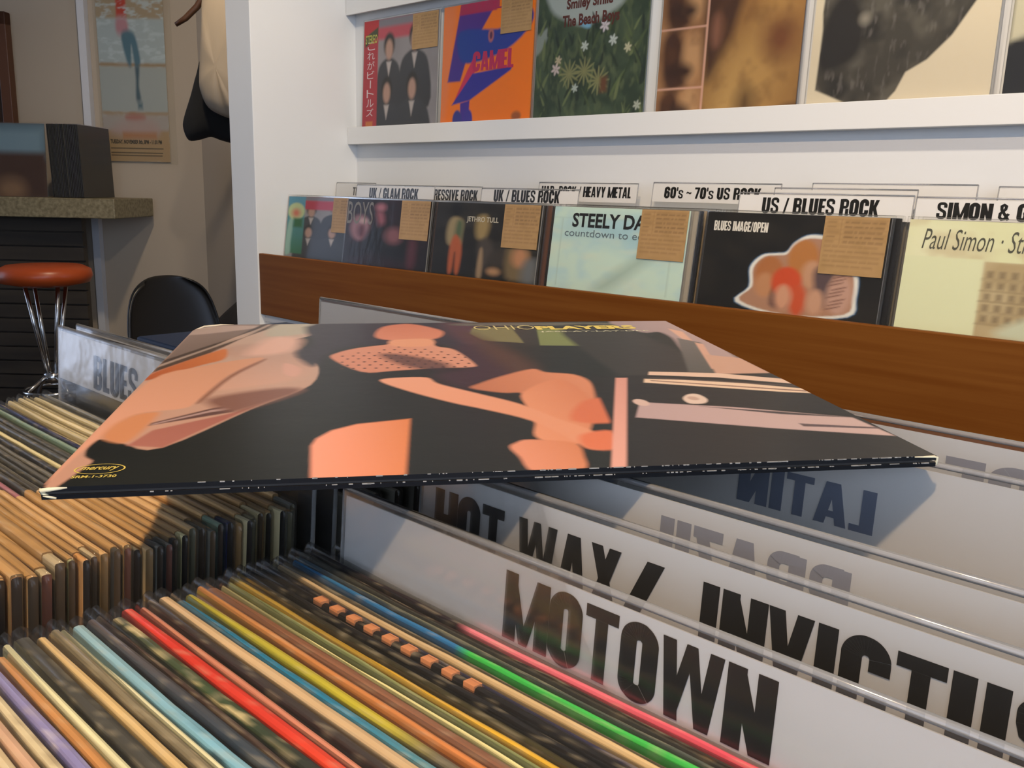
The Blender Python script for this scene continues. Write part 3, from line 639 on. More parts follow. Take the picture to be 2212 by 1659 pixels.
font_lettering('BOYS', 0.003, 0.104, 0.252, 0.306, -0.0005, gp, FR[1], bold=0.0)
font_lettering('JETHRO TULL', 0.098, 0.194, 0.270, 0.284, -0.0005, wp, FR[2], bold=0.02)
font_lettering('STEELY DAN', 0.048, 0.246, 0.274, 0.301, -0.0005, bp_, FR[3], bold=0.03)
font_lettering('countdown to ecstasy', 0.032, 0.27, 0.252, 0.270, -0.0005, sp_, FR[3])
lettering('BLUES IMAGE/OPEN', 0.014, 0.114, 0.282, 0.298, -0.0005, mat('white_ink', '#e2ddd0', 0.5), FR[4], name='lettering')
font_lettering('Paul Simon · Still crazy after', 0.022, 0.268, 0.262, 0.300, -0.0005, mat('pencil_ink', '#4a4a3c', 0.5), FR[5], shear=0.25, bold=-0.005)

# ------------------------------------------------------------------ title cards (clear holder, white insert, lettering)
def title_card(X0, X1, Y, ztop, zheader, zbase, label, lines, group=None, rot=0.0, holder_over=0.003, name='divider_card', lean=0.0):
    """lines: (text, x0, x1, z0, z1, material, mirrored); z relative to the camera"""
    o = empty(name, (X0, Y, ZC + zbase), (-lean, -rot, 0), label, 'card', group)
    H = ztop - zbase; W = X1 - X0; hh = ztop - zheader
    MB().box(0.001, 0, H - hh, W - 0.001, 0.0006, H - holder_over).build('insert', M_PAPER, o)
    hm = MB().box(0, -0.0011, 0, W, -0.0006, H).box(0, 0.0012, 0, W, 0.0017, H).build('holder', M_ACRYL_RACK if zbase > -0.4 else M_ACRYL, o)
    MB().tube([(0, 0.0003, H), (W, 0.0003, H)], 0.0013, 8).tube([(0, 0.0003, 0), (0, 0.0003, H)], 0.0011, 8).tube([(W, 0.0003, 0), (W, 0.0003, H)], 0.0011, 8).build('rim', M_RIM, o, smooth=True)
    for (tx, x0, x1, z0, z1, m, mir) in lines:
        lettering(tx, x0 - X0, x1 - X0, z0 - zbase, z1 - zbase, -0.0002, m, o, mir)
    return o
def rack_card(Y, xl, xr, ytop, ybot, text, tx0, tx1, ty0, ty1, label, blank=False):
    a = at_y(xl, ytop, Y); b = at_y(xr, ytop, Y); zb = at_y(xl, ybot, Y)[2]
    ln = []
    if not blank:
        p = at_y(tx0, ty0, Y); q = at_y(tx1, ty1, Y); xm = (tx0 + tx1) / 2; z1 = at_y(xm, ty0, Y)[2]; z0 = at_y(xm, ty1, Y)[2]
        ln = [(text, p[0], q[0], z0, z1, M_BLACKIN, False)]
    zbase = RZ - ZC + 0.001
    return title_card(a[0], b[0], Y - (a[2] - zbase) * 0.135, a[2], zb, zbase, label, ln, name='genre_card', lean=LEAN)
rack_card(1.56, 728, 812, 392, 424, 'THE', 764, 783, 402, 420, 'pale card reading T at left end of rack, behind the glam card')
rack_card(1.45, 772, 940, 396, 430, 'UK / GLAM ROCK', 800, 906, 404, 427, 'white card reading UK / GLAM ROCK')
rack_card(1.53, 875, 1043, 398, 434, 'PROGRESSIVE ROCK', 906, 1034, 407, 430, 'white card reading PROGRESSIVE ROCK behind the glam card')
rack_card(1.44, 1042, 1252, 403, 439, 'UK / BLUES ROCK', 1069, 1211, 408, 434, 'white card reading UK / BLUES ROCK')
rack_card(1.60, 1166, 1380, 391, 430, 'HARD ROCK / HEAVY METAL', 1172, 1365, 400, 423, 'white card reading HARD ROCK / HEAVY METAL near the back wall')
rack_card(1.60, 1413, 1690, 391, 432, "60's ~ 70's US ROCK", 1438, 1645, 402, 427, "white card reading 60's ~ 70's US ROCK")
rack_card(1.56, 1675, 1985, 402, 440, '', 0, 0, 0, 0, 'blank backed white card just behind the US / BLUES ROCK card', True)
rack_card(1.62, 1757, 2115, 392, 430, '', 0, 0, 0, 0, 'clear topped card furthest back, right of the US / BLUES ROCK card', True)
rack_card(1.412, 1600, 1978, 412, 462, 'US / BLUES ROCK', 1650, 1900, 425, 460, 'large white card reading US / BLUES ROCK')
rack_card(1.412, 1982, 2330, 421, 478, 'SIMON & GARFUNKEL', 2027, 2440 - 0, 437, 475, 'white lettered card cut off at the right edge, above the pale yellow sleeve')
rack_card(1.62, 2160, 2420, 399, 440, '', 0, 0, 0, 0, 'clear topped card at far right near back wall', True)
# ------------------------------------------------------------------ the two foreground bins
RX0, RX1, RZT = -0.291, 0.024, -0.140        # right column: left and right ends, top of the sleeves
LX0, LX1, LZT = -0.675, -0.362, -0.1487      # left column
BASE = -0.47
bin_ = empty('record_bin', (-0.5, 0.2, 0), label='navy record bin with two columns of upright records under the lying album', cat='record bin')
def bn(mb): mb.v = [(x + 0.5, y - 0.2, z + ZC) for x, y, z in mb.v]; return mb
bn(MB().box(-0.70, -0.10, BASE - 0.02, 0.06, 0.62, BASE)).build('base_board', M_NAVY, bin_)
bn(MB().box(-0.336, -0.10, BASE, -0.322, 0.62, -0.175)).build('divider', M_NAVY, bin_, bevel=0.002)
bn(MB().box(-0.70, -0.112, BASE - 0.02, 0.06, -0.1, -0.2)).build('front_board', M_NAVY, bin_)
bn(MB().box(-0.70, 0.62, BASE - 0.02, 0.06, 0.634, -0.16)).build('back_board', M_NAVY, bin_, bevel=0.002)
bn(MB().box(-0.714, -0.112, BASE - 0.02, -0.70, 0.634, -0.16)).build('side_board', M_NAVY, bin_)
bn(MB().box(0.06, -0.112, BASE - 0.02, 0.074, 0.634, -0.16)).build('side_board', M_NAVY, bin_)
bn(MB().box(-1.01, 0.44, -0.185, -0.7145, 0.634, -0.168)).build('side_shelf', M_NAVY, bin_, bevel=0.003)
for lx in (-0.98, -0.69, 0.03):
    for ly in ((0.45, 0.59) if lx < -0.8 else (-0.08, 0.59)):
        bn(MB().box(lx, ly, -ZC, lx + 0.04, ly + 0.04, -0.186 if lx < -0.8 else BASE - 0.0205)).build('leg', M_NAVY, bin_, bevel=0.002)

TILT = math.radians(4.0)
SL = 0.3145
def edge_sleeve(name, w, t, stops, parent, seed, speck=None, wob=0.0006, right='#2a2119', n=90):
    """a sleeve seen mostly by its top edge: rounded top, worn colour along its length. local x right, y back, z up, top at z = 0"""
    r = np.random.RandomState(seed); u = np.linspace(0, 1, n + 1)
    cu = [s[0] for s in stops]; cc = np.array([lin(s[1]) for s in stops])
    base = np.stack([np.interp(u, cu, cc[:, k]) for k in range(3)], 1)
    def sn(f):
        g = r.rand(int(f) + 3); x = u * f; i = x.astype(int); a = x - i; return g[i] * (1 - a) + g[i + 1] * a
    zz = (sn(5) - 0.5) * wob * 2 + (sn(20) - 0.5) * wob * 0.6; yy = (sn(4) - 0.5) * wob * 0.5
    prof = [(0.0, -SL), (0.0, -0.05), (0.0, -0.014), (0.0, -0.005), (0.0, -0.0011), (0.0003, -0.0003), (t * 0.5, 0.0), (t - 0.0003, -0.0003), (t, -0.0011), (t, -SL)]
    verts = []; cols = []; m = len(prof)
    for k, (py, pz) in enumerate(prof):
        shade = base.copy(); top = pz > -0.002
        var = 1.02 + 0.3 * sn(14) * sn(33); shade = shade * var[:, None]
        if speck:
            s_c, amt = speck; msk = (np.clip((sn(55) * 0.6 + sn(23) * 0.4 - (1 - amt)) * 8, 0, 1))[:, None]; shade = shade * (1 - msk) + np.array(lin(s_c)) * msk
        if top and 4 <= k <= 8:
            wear = np.clip((sn(75) - 0.76) * 4, 0, 0.22)[:, None]; shade = shade * (1 - wear) + np.array(lin('#cdbfa2')) * wear
        fade = 1.0 if pz > -0.02 else 0.0
        for i in range(n + 1):
            verts.append((u[i] * w, py + yy[i], pz + zz[i] * fade)); cols.append(shade[i])
    faces = []
    for k in range(m - 1):
        for i in range(n):
            a = k * (n + 1) + i; faces.append((a, a + 1, a + n + 2, a + n + 1))
    lb = len(verts)
    for k in range(m): verts.append(verts[k * (n + 1)]); cols.append(cols[k * (n + 1)] * 0.8)
    faces.append(tuple(range(lb, lb + m)))
    rb = len(verts); rc = np.array(lin(right))
    for k in range(m): verts.append(verts[k * (n + 1) + n]); cols.append(rc)
    faces.append(tuple(reversed(range(rb, rb + m))))
    me = bpy.data.meshes.new(name); me.from_pydata(verts, [], faces)
    a = me.color_attributes.new('print', 'FLOAT_COLOR', 'POINT')
    a.data.foreach_set('color', np.c_[np.array(cols), np.ones(len(cols))].astype(np.float32).ravel())
    me.materials.append(M_INK_EDGE); me.update()
    return link(name, me, parent)
def outer_film(w, t, parent, seed, left=0.006, rightx=0.004, up=0.0032):
    """loose clear sleeve: a soft rounded bag a little longer and taller than the card in it"""
    r = random.Random(seed); rings = []
    xs = [-left, -left + 0.0012, -left + 0.004, w * 0.2, w * 0.4, w * 0.6, w * 0.8, w + rightx - 0.003, w + rightx - 0.001, w + rightx]
    for k, x in enumerate(xs):
        e = {0: 0.25, 1: 0.75, len(xs) - 1: 0.25, len(xs) - 2: 0.75}.get(k, 1.0)
        y0, y1 = t / 2 - (t / 2 + 0.0004) * e, t / 2 + (t / 2 + 0.0004) * e
        top = up * e + (r.uniform(-0.0024, -0.0012) if 2 < k < 7 else 0) - (0.004 * (1 - e)); tt = min(0.0012, (y1 - y0) / 2)
        rings.append([(x, y0, -SL), (x, y0, top - 0.004), (x, y0 + 0.0002, top - tt), (x, (y0 + y1) / 2, top), (x, y1 - 0.0002, top - tt), (x, y1, top - 0.004), (x, y1, -SL)])
    return MB().ring_loft(rings, True).build('plastic_sleeve', M_FILM, parent, smooth=True)
NREC = [0]
def bin_record(X0, X1, Y, ztop, stops, t, label, group, film_=True, speck=None, tag_=False, right='#2a2119'):
    k = NREC[0]; NREC[0] += 1
    if isinstance(stops, str): stops = [(0, stops), (1, stops)]
    w = X1 - X0; jx = rnd.uniform(-0.003, 0.003)
    o = empty('record', (X0 + jx, Y, ZC + ztop), (-TILT, 0, 0), label, 'record', group)
    s = edge_sleeve('sleeve', w, t, stops, o, 100 + k, speck, right=right)
    if film_: outer_film(w, t, o, k)
    if tag_:
        x = w - 0.102 + rnd.uniform(-0.012, 0.006); z = rnd.uniform(0.0004, 0.0014); cc = rnd.choice(['#c8a06c', '#bd9562', '#cfa874', '#b08a58'])
        g = edge_sleeve('price_tag', 0.098, t + 0.0006, [(0, cc), (1, cc)], o, 900 + k, None, 0.0002, right='#8a6a42', n=12); g.location = (x, -0.0003, z); g['label'] = 'kraft paper price tag'
    return o
# right column, front to back: (Y of the left end of the top edge, thickness mm, colours, what it looks like, speckle)
RIGHT = [
 (0.0455, 3, '#a88a66', 'dull tan sleeve edge nearest the viewer in right bin', None),
 (0.0500, 3, '#b98a5c', 'tan sleeve edge at the lower left corner of right bin', None),
 (0.0545, 3, '#a8764a', 'brown tan sleeve edge in the front group of right bin', None),
 (0.0590, 3, '#cdb994', 'cream speckled sleeve edge before the pink-beige one in right bin', ('#e0d8bc', .5)),
 (0.0635, 3, '#c9a58c', 'pink-beige sleeve edge just before the periwinkle one', None),
 (0.0680, 2.6, '#d3c6a4', 'thin cream sleeve edge in front of periwinkle one', ('#b8a888', .4)),
 (0.0722, 3, '#8783b4', 'periwinkle blue-violet sleeve edge in right bin', ('#b9b4d0', .3)),
 (0.0765, 3, '#c08a54', 'orange-tan sleeve edge behind the periwinkle one', None),
 (0.0806, 2.4, '#dcd9b0', 'cream-green thin sleeve edge before the charcoal one', None),
 (0.0840, 4.2, '#45443f', 'thick charcoal sleeve edge with faint speckles in front bin', ('#6c6a62', .3)),
 (0.0895, 3.2, '#cfb27e', 'sand coloured sleeve edge behind the thick charcoal one', None),
 (0.0935, 3.2, '#7d735c', 'grey-brown marbled sleeve edge in right bin', ('#a8997a', .4)),
 (0.0973, 2.2, '#dcdab8', 'pale cream sleeve edge just before the light blue one', None),
 (0.1003, 3.8, [(0, '#8fb4c4'), (.3, '#7fb6d0'), (.6, '#86bcd2'), (1, '#8fc3d6')], 'light blue marbled sleeve edge', ('#4d6f80', .25)),
 (0.1050, 3, [(0, '#5c5454'), (.3, '#39414a'), (1, '#3b454e')], 'dark slate sleeve edge behind the light blue one', None),
 (0.1088, 2.4, '#4a3c38', 'dark brown thin sleeve edge before the scuffed green one', None),
 (0.1120, 4.2, [(0, '#4a5040'), (.2, '#3f5238'), (.4, '#2c2a2e'), (.6, '#5f7d48'), (1, '#6b8450')], 'green sleeve edge with cream scuffing before the red one', ('#cdbf92', .42)),
 (0.1168, 4.6, [(0, '#cf3b30'), (.3, '#d23c2c'), (.6, '#e05a2c'), (1, '#de6430')], 'bright red-orange sleeve edge in right bin', None),
 (0.1218, 2.6, [(0, '#b8785f'), (.5, '#cf8a74'), (1, '#d2a08c')], 'salmon pink sleeve edge behind the red one', None),
 (0.1252, 3.2, '#3b3432', 'dark charcoal sleeve edge between salmon and beige ones', None),
 (0.1290, 4.0, '#cbae88', 'beige sleeve edge before the blue one in right bin', None),
 (0.1338, 4.2, [(0, '#1f6f98'), (.3, '#2a80a8'), (.45, '#5f96a4'), (.7, '#b0938a'), (1, '#c49a8a')], 'blue sleeve edge turning speckled and pinkish along its length', ('#b9c6c4', .22)),
 (0.1384, 3.6, [(0, '#a8a03c'), (.35, '#b8ac34'), (.42, '#6c6656'), (1, '#6a6456')], 'olive yellow sleeve edge turning grey partway', None),
 (0.1424, 3.0, [(0, '#b07a48'), (.5, '#c87c44'), (1, '#cc8850')], 'orange sleeve edge behind the olive yellow one', None),
 (0.1458, 5.2, '#8a5f48', 'wide brown sleeve edge in right bin', None),
 (0.1514, 2.0, '#d9d39a', 'pale yellow-cream thin sleeve edge behind the wide brown one', None),
 (0.1540, 2.0, '#7c8458', 'thin green sleeve edge before the yellow one', None),
 (0.1566, 2.8, [(0, '#c9a030'), (1, '#d8ac3c')], 'golden yellow sleeve edge in right bin', None),
 (0.1600, 3.0, [(0, '#2a2826'), (.5, '#3f3a20'), (1, '#4c4424')], 'black to olive sleeve edge behind the yellow one', None),
 (0.1636, 3.0, '#1d1c1c', 'plain black sleeve edge in right bin', None),
 (0.1672, 3.4, '#1c1a1a', 'black sleeve edge with a row of orange dashes', None),
 (0.1712, 2.6, [(0, '#26262c'), (.4, '#30304a'), (1, '#3c345a')], 'dark navy to purple sleeve edge in right bin', None),
 (0.1744, 2.8, [(0, '#a89070'), (.5, '#cdb184'), (1, '#d6ba8c')], 'sandy sleeve edge behind the purple one', None),
 (0.1776, 2.0, '#5e5648', 'ragged grey-brown sleeve edge before the blue-green one', ('#b9b09a', .25)),
 (0.1802, 2.8, [(0, '#2c5f88'), (.29, '#2f6a9a'), (.31, '#3cb04c'), (1, '#46b84e')], 'blue sleeve edge that turns bright green partway', None),
 (0.1834, 2.0, '#4a504a', 'grey-green thin sleeve edge behind the bright green one', None),
 (0.1858, 2.2, '#8c8c7a', 'light grey sleeve edge near the front genre card', None),
 (0.1884, 2.0, [(0, '#2a2422'), (1, '#3b2c26')], 'dark sleeve edge with tan rim near the front genre card', ('#b08a5c', .2)),
 (0.1908, 2.6, [(0, '#231c1e'), (.27, '#241c20'), (.29, '#d87a86'), (.6, '#cf4a5c'), (.75, '#d8606c'), (1, '#3a2228')], 'black and pink sleeve edge right before the front large genre card', None),
]
for i, (Y, t, c, lab, sp) in enumerate(RIGHT):
    t = ((RIGHT[i + 1][0] if i + 1 < len(RIGHT) else 0.1942) - Y) * 1000 - 1.25
    o = bin_record(RX0, RX1, Y, RZT + rnd.uniform(-0.0012, 0.0012), c, t / 1000, lab, None, speck=sp)
    if 'dashes' in lab:
        mb = MB()
        for k in range(9): mb.box(0.035 + k * 0.0095, -0.0002, -0.0016, 0.0395 + k * 0.0095, 0.0031, 0.0004)
        mb.build('dashes', mat('orange_print', '#d08a5c', 0.5), o)['label'] = 'row of orange printed dashes'
# behind the cards of the right column
for k in range(16):
    Y = (0.2050, 0.2092, 0.2134, 0.2176, 0.24, 0.244, 0.248, 0.252, 0.275, 0.282, 0.290, 0.300, 0.312, 0.324, 0.336, 0.347)[k]
    bin_record(RX0, RX1, Y, RZT - 0.004, rnd.choice(['#3a342e', '#8a7a62', '#4c5058', '#a89878', '#2a2628']), 0.003, 'one of the records packed between the large genre cards of right bin', 'records between the right bin genre cards')
# left column
LEFT = []
GREYS = ['#4c4c48', '#5c5a54', '#3c3c3e', '#6a675e', '#45423c', '#56524a']
named = {0.2255: ('#77766e', 'clear grey sleeve edge right before the BLUES card'), 0.1925: ('#23264e', 'navy blue sleeve edge in left bin'), 0.1885: ('#7f9480', 'grey-teal sleeve edge beside the navy one in left bin'),
         0.1735: ('#dccf9c', 'bright cream thin sleeve edge among the dark ones in left bin'), 0.1375: ('#a8707c', 'mauve pink sleeve edge in left bin'), 0.1310: ('#c8935a', 'orange-tan sleeve edge before the mauve one in left bin'), 0.1265: ('#9a9c74', 'pale green sleeve edge with dark rim in left bin')}
Y = 0.0935; k = 0
while Y < 0.229:
    near = [n for n in named if abs(n - Y) < 0.0022]
    if near:
        c, lab = named.pop(near[0]); grp = None
    elif Y > 0.2225: c, lab, grp = '#86857c', 'grey clear-topped sleeve edge in the rear group of left bin', 'grey sleeves at the rear of left bin'
    elif Y > 0.194: c, lab, grp = rnd.choice(['#cdbb90', '#d6c69a', '#c2b48c']), 'one of the cream sleeve edges before the BLUES card in left bin', 'cream sleeves in left bin'
    elif Y > 0.139: c, lab, grp = rnd.choice(GREYS), 'one of the dark grey sleeve edges in the middle of left bin', 'dark grey sleeves in left bin'
    else: c, lab, grp = rnd.choice(['#b08a5a', '#c09a68', '#6a5a48', '#8f7a5c', '#a5734c', '#4c443c', '#b8a888']), 'one of the tan-tagged records in the front half of left bin', 'tan tagged records in left bin'
    bin_record(LX0, LX1, Y, LZT + rnd.uniform(-0.0018, 0.0015), c, (0.0039 if Y < 0.125 else 0.0026), lab, grp, tag_=True, right=rnd.choice(['#2a2119', '#3a2c1e', '#4a3a28', '#1c1712', '#5a4630', '#6a4030', '#59543f']))
    Y += 0.0055 if Y < 0.125 else 0.0042; k += 1
for k in range(14):
    bin_record(LX0, LX1, 0.262 + k * 0.0125, LZT - 0.004, rnd.choice(GREYS), 0.003, 'one of the records packed behind the BLUES cards in left bin', 'records behind the BLUES cards', right='#2a2119')

# large cards standing in the bins
def big_card(X0, Y, ztop, hh, label, lines, rot=0.0, zb=None, w=0.315):
    zb = BASE + 0.002
    return title_card(X0, X0 + w, Y - (ztop - zb) * math.tan(TILT) + 0.0012, ztop, ztop - hh, zb, label, lines, rot=rot, lean=TILT, holder_over=0.0028, name='genre_card')
big_card(-0.277, 0.1960, -0.1104, 0.075, 'front white genre card, nearest the viewer, with one word in big dark letters', [('MOTOWN', -0.1906, -0.0973, -0.1384, -0.1161, M_BLACKIN, False)], rot=-0.0)
p, q = at_y(940, 1050, 0.2305)[0], at_y(1345, 1200, 0.2305)[0]
big_card(-0.272, 0.2305, -0.1046, 0.078, 'white genre card with words split by a slash, second from the front in right bin',
         [('HOT WAX', -0.2635, -0.1715, -0.1375, -0.1142, M_BLACKIN, False), ('/', -0.1715, -0.1545, -0.1375, -0.1142, M_BLACKIN, False), ('INVICTUS', -0.1403, -0.0385, -0.1375, -0.1142, M_BLACKIN, False)])
big_card(-0.272, 0.2625, -0.1022, 0.09, 'white genre card with pale reversed BRAZIL showing through', [('BRAZIL', -0.183, -0.1085, -0.134, -0.111, M_GHOST, True)])
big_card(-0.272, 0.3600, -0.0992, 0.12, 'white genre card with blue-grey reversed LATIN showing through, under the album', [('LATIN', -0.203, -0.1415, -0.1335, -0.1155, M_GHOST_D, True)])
f0 = at_y(2045, 975, 0.402)
big_card(-0.272, 0.4020, -0.0952, 0.12, 'rearmost white genre card of right bin, against the brown board', [('FOE', f0[0], f0[0] + 0.056, f0[2] - 0.024, f0[2] - 0.001, M_GHOST, True)])
big_card(-0.673, 0.2385, -0.0990, 0.036, 'white genre card reading BLUES at the left', [('BLUES', -0.6137, -0.5475, -0.1329, -0.1111, mat('brown_black_lettering', '#2f2b27', 0.4), False)])
big_card(-0.673, 0.2508, -0.0991, 0.036, 'blank genre card right behind the BLUES card', [])
big_card(-0.673, 0.4550, -0.0936, 0.1, 'white genre card behind the album, in front of the brown board', [])

# ------------------------------------------------------------------ the album lying across the cards
AB = [Vector(p) for p in ((-0.3034, 0.0984, -0.096), (-0.1179, 0.3518, -0.0939), (-0.5567, 0.2838, -0.0892))]
au = (AB[1] - AB[0]).normalized(); av = (AB[2] - AB[0]); av = (av - au * av.dot(au)).normalized(); an = au.cross(av)
AS = 0.314; AT = 0.0042
alb = empty('gatefold_record', (0, 0, 0), label='large glossy gatefold record album lying flat across both bins, dark with peach shapes', cat='record')
alb.matrix_world = Matrix.Translation(AB[0] - an * AT + Vector((0, 0, ZC))) @ Matrix((au, av, an)).transposed().to_4x4()
p = Print(520, '#181a17')
p.grain(4, 4, '#1f211d', 0.3, 0.7, 0.7)
C_ = dict(
 interior=[(0.0, 0.039), (0.0, 1.0), (0.246, 1.003), (0.24, 0.875), (0.17, 0.769), (0.215, 0.648), (0.254, 0.588), (0.25, 0.436), (0.177, 0.298), (0.094, 0.129), (0.047, 0.149), (0.016, 0.171), (0.009, 0.146), (0.015, 0.105), (0.029, 0.079)],
 greyband=[(0.0, 1.0), (0.145, 1.002), (0.065, 0.789), (0.047, 0.646), (0.0, 0.61)],
 orange=[(0.004, 0.547), (0.074, 0.714), (0.091, 0.726), (0.097, 0.644), (0.068, 0.596), (0.005, 0.488)],
 seat=[(0.007, 0.476), (0.069, 0.585), (0.148, 0.65), (0.16, 0.626), (0.122, 0.514), (0.1, 0.356), (0.086, 0.311), (0.032, 0.287), (0.016, 0.202), (0.005, 0.098), (0.001, 0.031)],
 seatback=[(0.078, 0.685), (0.106, 0.77), (0.201, 0.777), (0.222, 0.647), (0.247, 0.57), (0.216, 0.469), (0.11, 0.415), (0.129, 0.54), (0.16, 0.626)],
 slot=[(0.06, 0.24), (0.124, 0.308), (0.159, 0.335), (0.155, 0.286), (0.059, 0.227)],
 panel=[(0.052, 0.141), (0.068, 0.205), (0.155, 0.281), (0.197, 0.348), (0.094, 0.129)],
 roll=[(0.016, 0.177), (0.016, 0.238), (0.032, 0.285), (0.058, 0.294), (0.06, 0.266), (0.057, 0.213), (0.048, 0.153)],
 block=[(0.264, 0.118), (0.269, 0.148), (0.287, 0.183), (0.318, 0.209), (0.388, 0.229), (0.369, -0.01), (0.269, -0.01)],
 beam=[(0.354, 0.457), (0.382, 0.475), (0.428, 0.473), (0.442, 0.43), (0.484, 0.374), (0.546, 0.293), (0.585, 0.206), (0.611, 0.158), (0.626, 0.093), (0.622, 0.071), (0.593, 0.071), (0.577, 0.118), (0.546, 0.203), (0.494, 0.266), (0.449, 0.312), (0.39, 0.39)],
 knob=[(0.489, 0.395), (0.506, 0.425), (0.551, 0.476), (0.607, 0.523), (0.625, 0.496), (0.667, 0.476), (0.681, 0.424), (0.669, 0.346), (0.648, 0.264), (0.611, 0.181), (0.568, 0.215), (0.554, 0.277), (0.561, 0.354), (0.531, 0.362)],
 post=[(0.562, 0.36), (0.554, 0.272), (0.55, 0.198), (0.537, 0.133), (0.554, 0.1), (0.588, 0.097), (0.63, 0.202), (0.655, 0.318), (0.636, 0.444)],
 pebble=[(0.498, 0.087), (0.508, 0.105), (0.528, 0.117), (0.579, 0.098), (0.578, 0.041), (0.565, -0.005), (0.51, -0.005), (0.503, 0.049)],
 dots=[(0.276, 0.637), (0.287, 0.686), (0.324, 0.729), (0.383, 0.765), (0.395, 0.813), (0.455, 0.797), (0.466, 0.735), (0.496, 0.698), (0.517, 0.576), (0.509, 0.546), (0.446, 0.542), (0.378, 0.527), (0.327, 0.523)],
 orb=[(0.357, 0.833), (0.363, 0.918), (0.385, 0.969), (0.434, 0.988), (0.485, 0.918), (0.491, 0.863), (0.465, 0.807), (0.394, 0.798)],
 plum=[(0.498, 0.711), (0.555, 0.747), (0.613, 0.515), (0.524, 0.45), (0.486, 0.389), (0.441, 0.489), (0.514, 0.557)],
 dark=[(0.236, 1.003), (0.544, 1.007), (0.558, 0.771), (0.526, 0.557), (0.498, 0.711), (0.46, 0.76), (0.38, 0.76), (0.299, 0.739), (0.268, 0.666), (0.247, 0.57), (0.213, 0.689), (0.242, 0.777)],
 lawnA=[(0.558, 0.93), (0.664, 0.942), (0.637, 0.755), (0.561, 0.786), (0.544, 0.863)],
 lawnB=[(0.691, 0.918), (0.847, 0.919), (0.788, 0.713), (0.661, 0.73)],
 bar=[(0.729, 0.445), (0.748, 0.444), (0.615, -0.006), (0.597, -0.006)],
 mauve=[(0.87, 1.0), (1.0, 1.0), (0.995, 0.585), (0.919, 0.622), (0.943, 0.79), (0.938, 0.861), (0.9, 0.86)],
 screen=[(0.953, 0.79), (0.983, 0.738), (0.91, 0.47), (0.864, 0.48)],
 pillar=[(0.972, 0.901), (0.99, 0.86), (0.955, 0.643), (0.901, 0.478), (0.888, 0.478), (0.954, 0.714)],
 body=[(0.946, 0.621), (1.0, 0.585), (1.0, 0.408), (0.904, 0.456)],
 chrome1=[(0.798, 0.487), (0.909, 0.466), (1.004, 0.414), (1.003, 0.38), (0.896, 0.435), (0.789, 0.462)],
 chrome2=[(0.774, 0.435), (0.886, 0.411), (1.003, 0.347), (1.006, 0.315), (0.954, 0.331), (0.765, 0.409)],
 disc=[(0.791, 0.302), (0.808, 0.327), (0.823, 0.326), (0.826, 0.296), (0.813, 0.272), (0.791, 0.273)],
 band=[(0.72, 0.285), (0.73, 0.284), (0.846, 0.247), (0.99, 0.177), (0.995, 0.12), (0.998, 0.085), (0.863, 0.133), (0.69, 0.206)],
 bandline=[(0.799, 0.256), (0.904, 0.215), (0.999, 0.173), (0.898, 0.203)])
p.poly(C_['interior'], '#c0907a', 1.2, col2='#b09a8c', g=(0.3, 1))
p.poly(C_['greyband'], '#8c7a74', 2, smooth=False, col2='#6a5a52', g=(1, -0.5))
p.poly([(0.0, 0.97), (0.11, 0.985), (0.12, 0.955), (0.0, 0.88)], '#a8948c', 3)
for s_, c_ in ((0.0, '#43362f'), (0.012, '#a08c80'), (0.02, '#4a3a30')):
    p.poly([(0.150 + s_, 1.0), (0.128 + s_, 1.0), (0.048 + s_, 0.7), (0.0, 0.60 - s_ * 3), (0.0, 0.64 - s_ * 3), (0.058 + s_, 0.78)], c_, 1.5, smooth=False)
p.poly([(0.16, 1.0), (0.24, 1.0), (0.235, 0.9), (0.15, 0.86)], '#a8a090', 4)
p.poly(C_['seatback'], '#c79a86', 6, col2='#a88a7c', g=(0.2, 1))
p.poly([(0.13, 0.68), (0.16, 0.84), (0.215, 0.82), (0.2, 0.7)], '#d0a594', 8)
p.poly(C_['orange'], '#a8562f', 2, col2='#c0703c', g=(1, 0.5))
p.poly(C_['seat'], '#dc9f84', 1.8, col2='#c48e70', g=(1, 1))
p.poly([(0.1, 0.356), (0.122, 0.514), (0.16, 0.63), (0.165, 0.622), (0.128, 0.5), (0.106, 0.35)], '#8a5c48', 2)
p.poly(C_['panel'], '#a86a5c', 1.5, smooth=False, col2='#9a5c50', g=(1, 1)); p.poly(C_['roll'], '#c9865c', 3)
p.poly(C_['slot'], '#5c3f3a', 1.5, smooth=False); p.poly([(0.062, 0.236), (0.124, 0.298), (0.157, 0.318), (0.156, 0.304), (0.124, 0.286), (0.062, 0.230)], '#a88a84', 1, smooth=False)
p.poly([(0.11, 0.36), (0.2, 0.42), (0.24, 0.4), (0.18, 0.31), (0.15, 0.29)], '#7d5548', 6)
p.poly([(0.20, 0.60), (0.205, 0.52), (0.225, 0.50), (0.228, 0.56)], '#c99a8a', 2)
p.poly(C_['dark'], '#2a2630', 5); p.poly(C_['plum'], '#38242c', 8)
p.poly([(0.5, 1.0), (0.56, 1.0), (0.57, 0.8), (0.52, 0.76)], '#4a3038', 8)
p.poly(C_['lawnA'], '#74704a', 1.5, smooth=False); p.poly(C_['lawnB'], '#77804e', 1.5, smooth=False)
p.poly([(0.55, 0.96), (0.85, 0.955), (0.85, 0.985), (0.55, 0.99)], '#5c5a50', 4)
p.poly([(0.64, 0.93), (0.69, 0.93), (0.66, 0.73), (0.635, 0.74)], '#2a2a26', 1.5, smooth=False)
p.poly([(0.53, 0.86), (0.56, 0.84), (0.62, 0.55), (0.57, 0.5)], '#4c3424', 10, alpha=0.8)
p.poly(C_['dots'], '#c9856c', 2, col2='#d2947a', g=(1, 0.3))
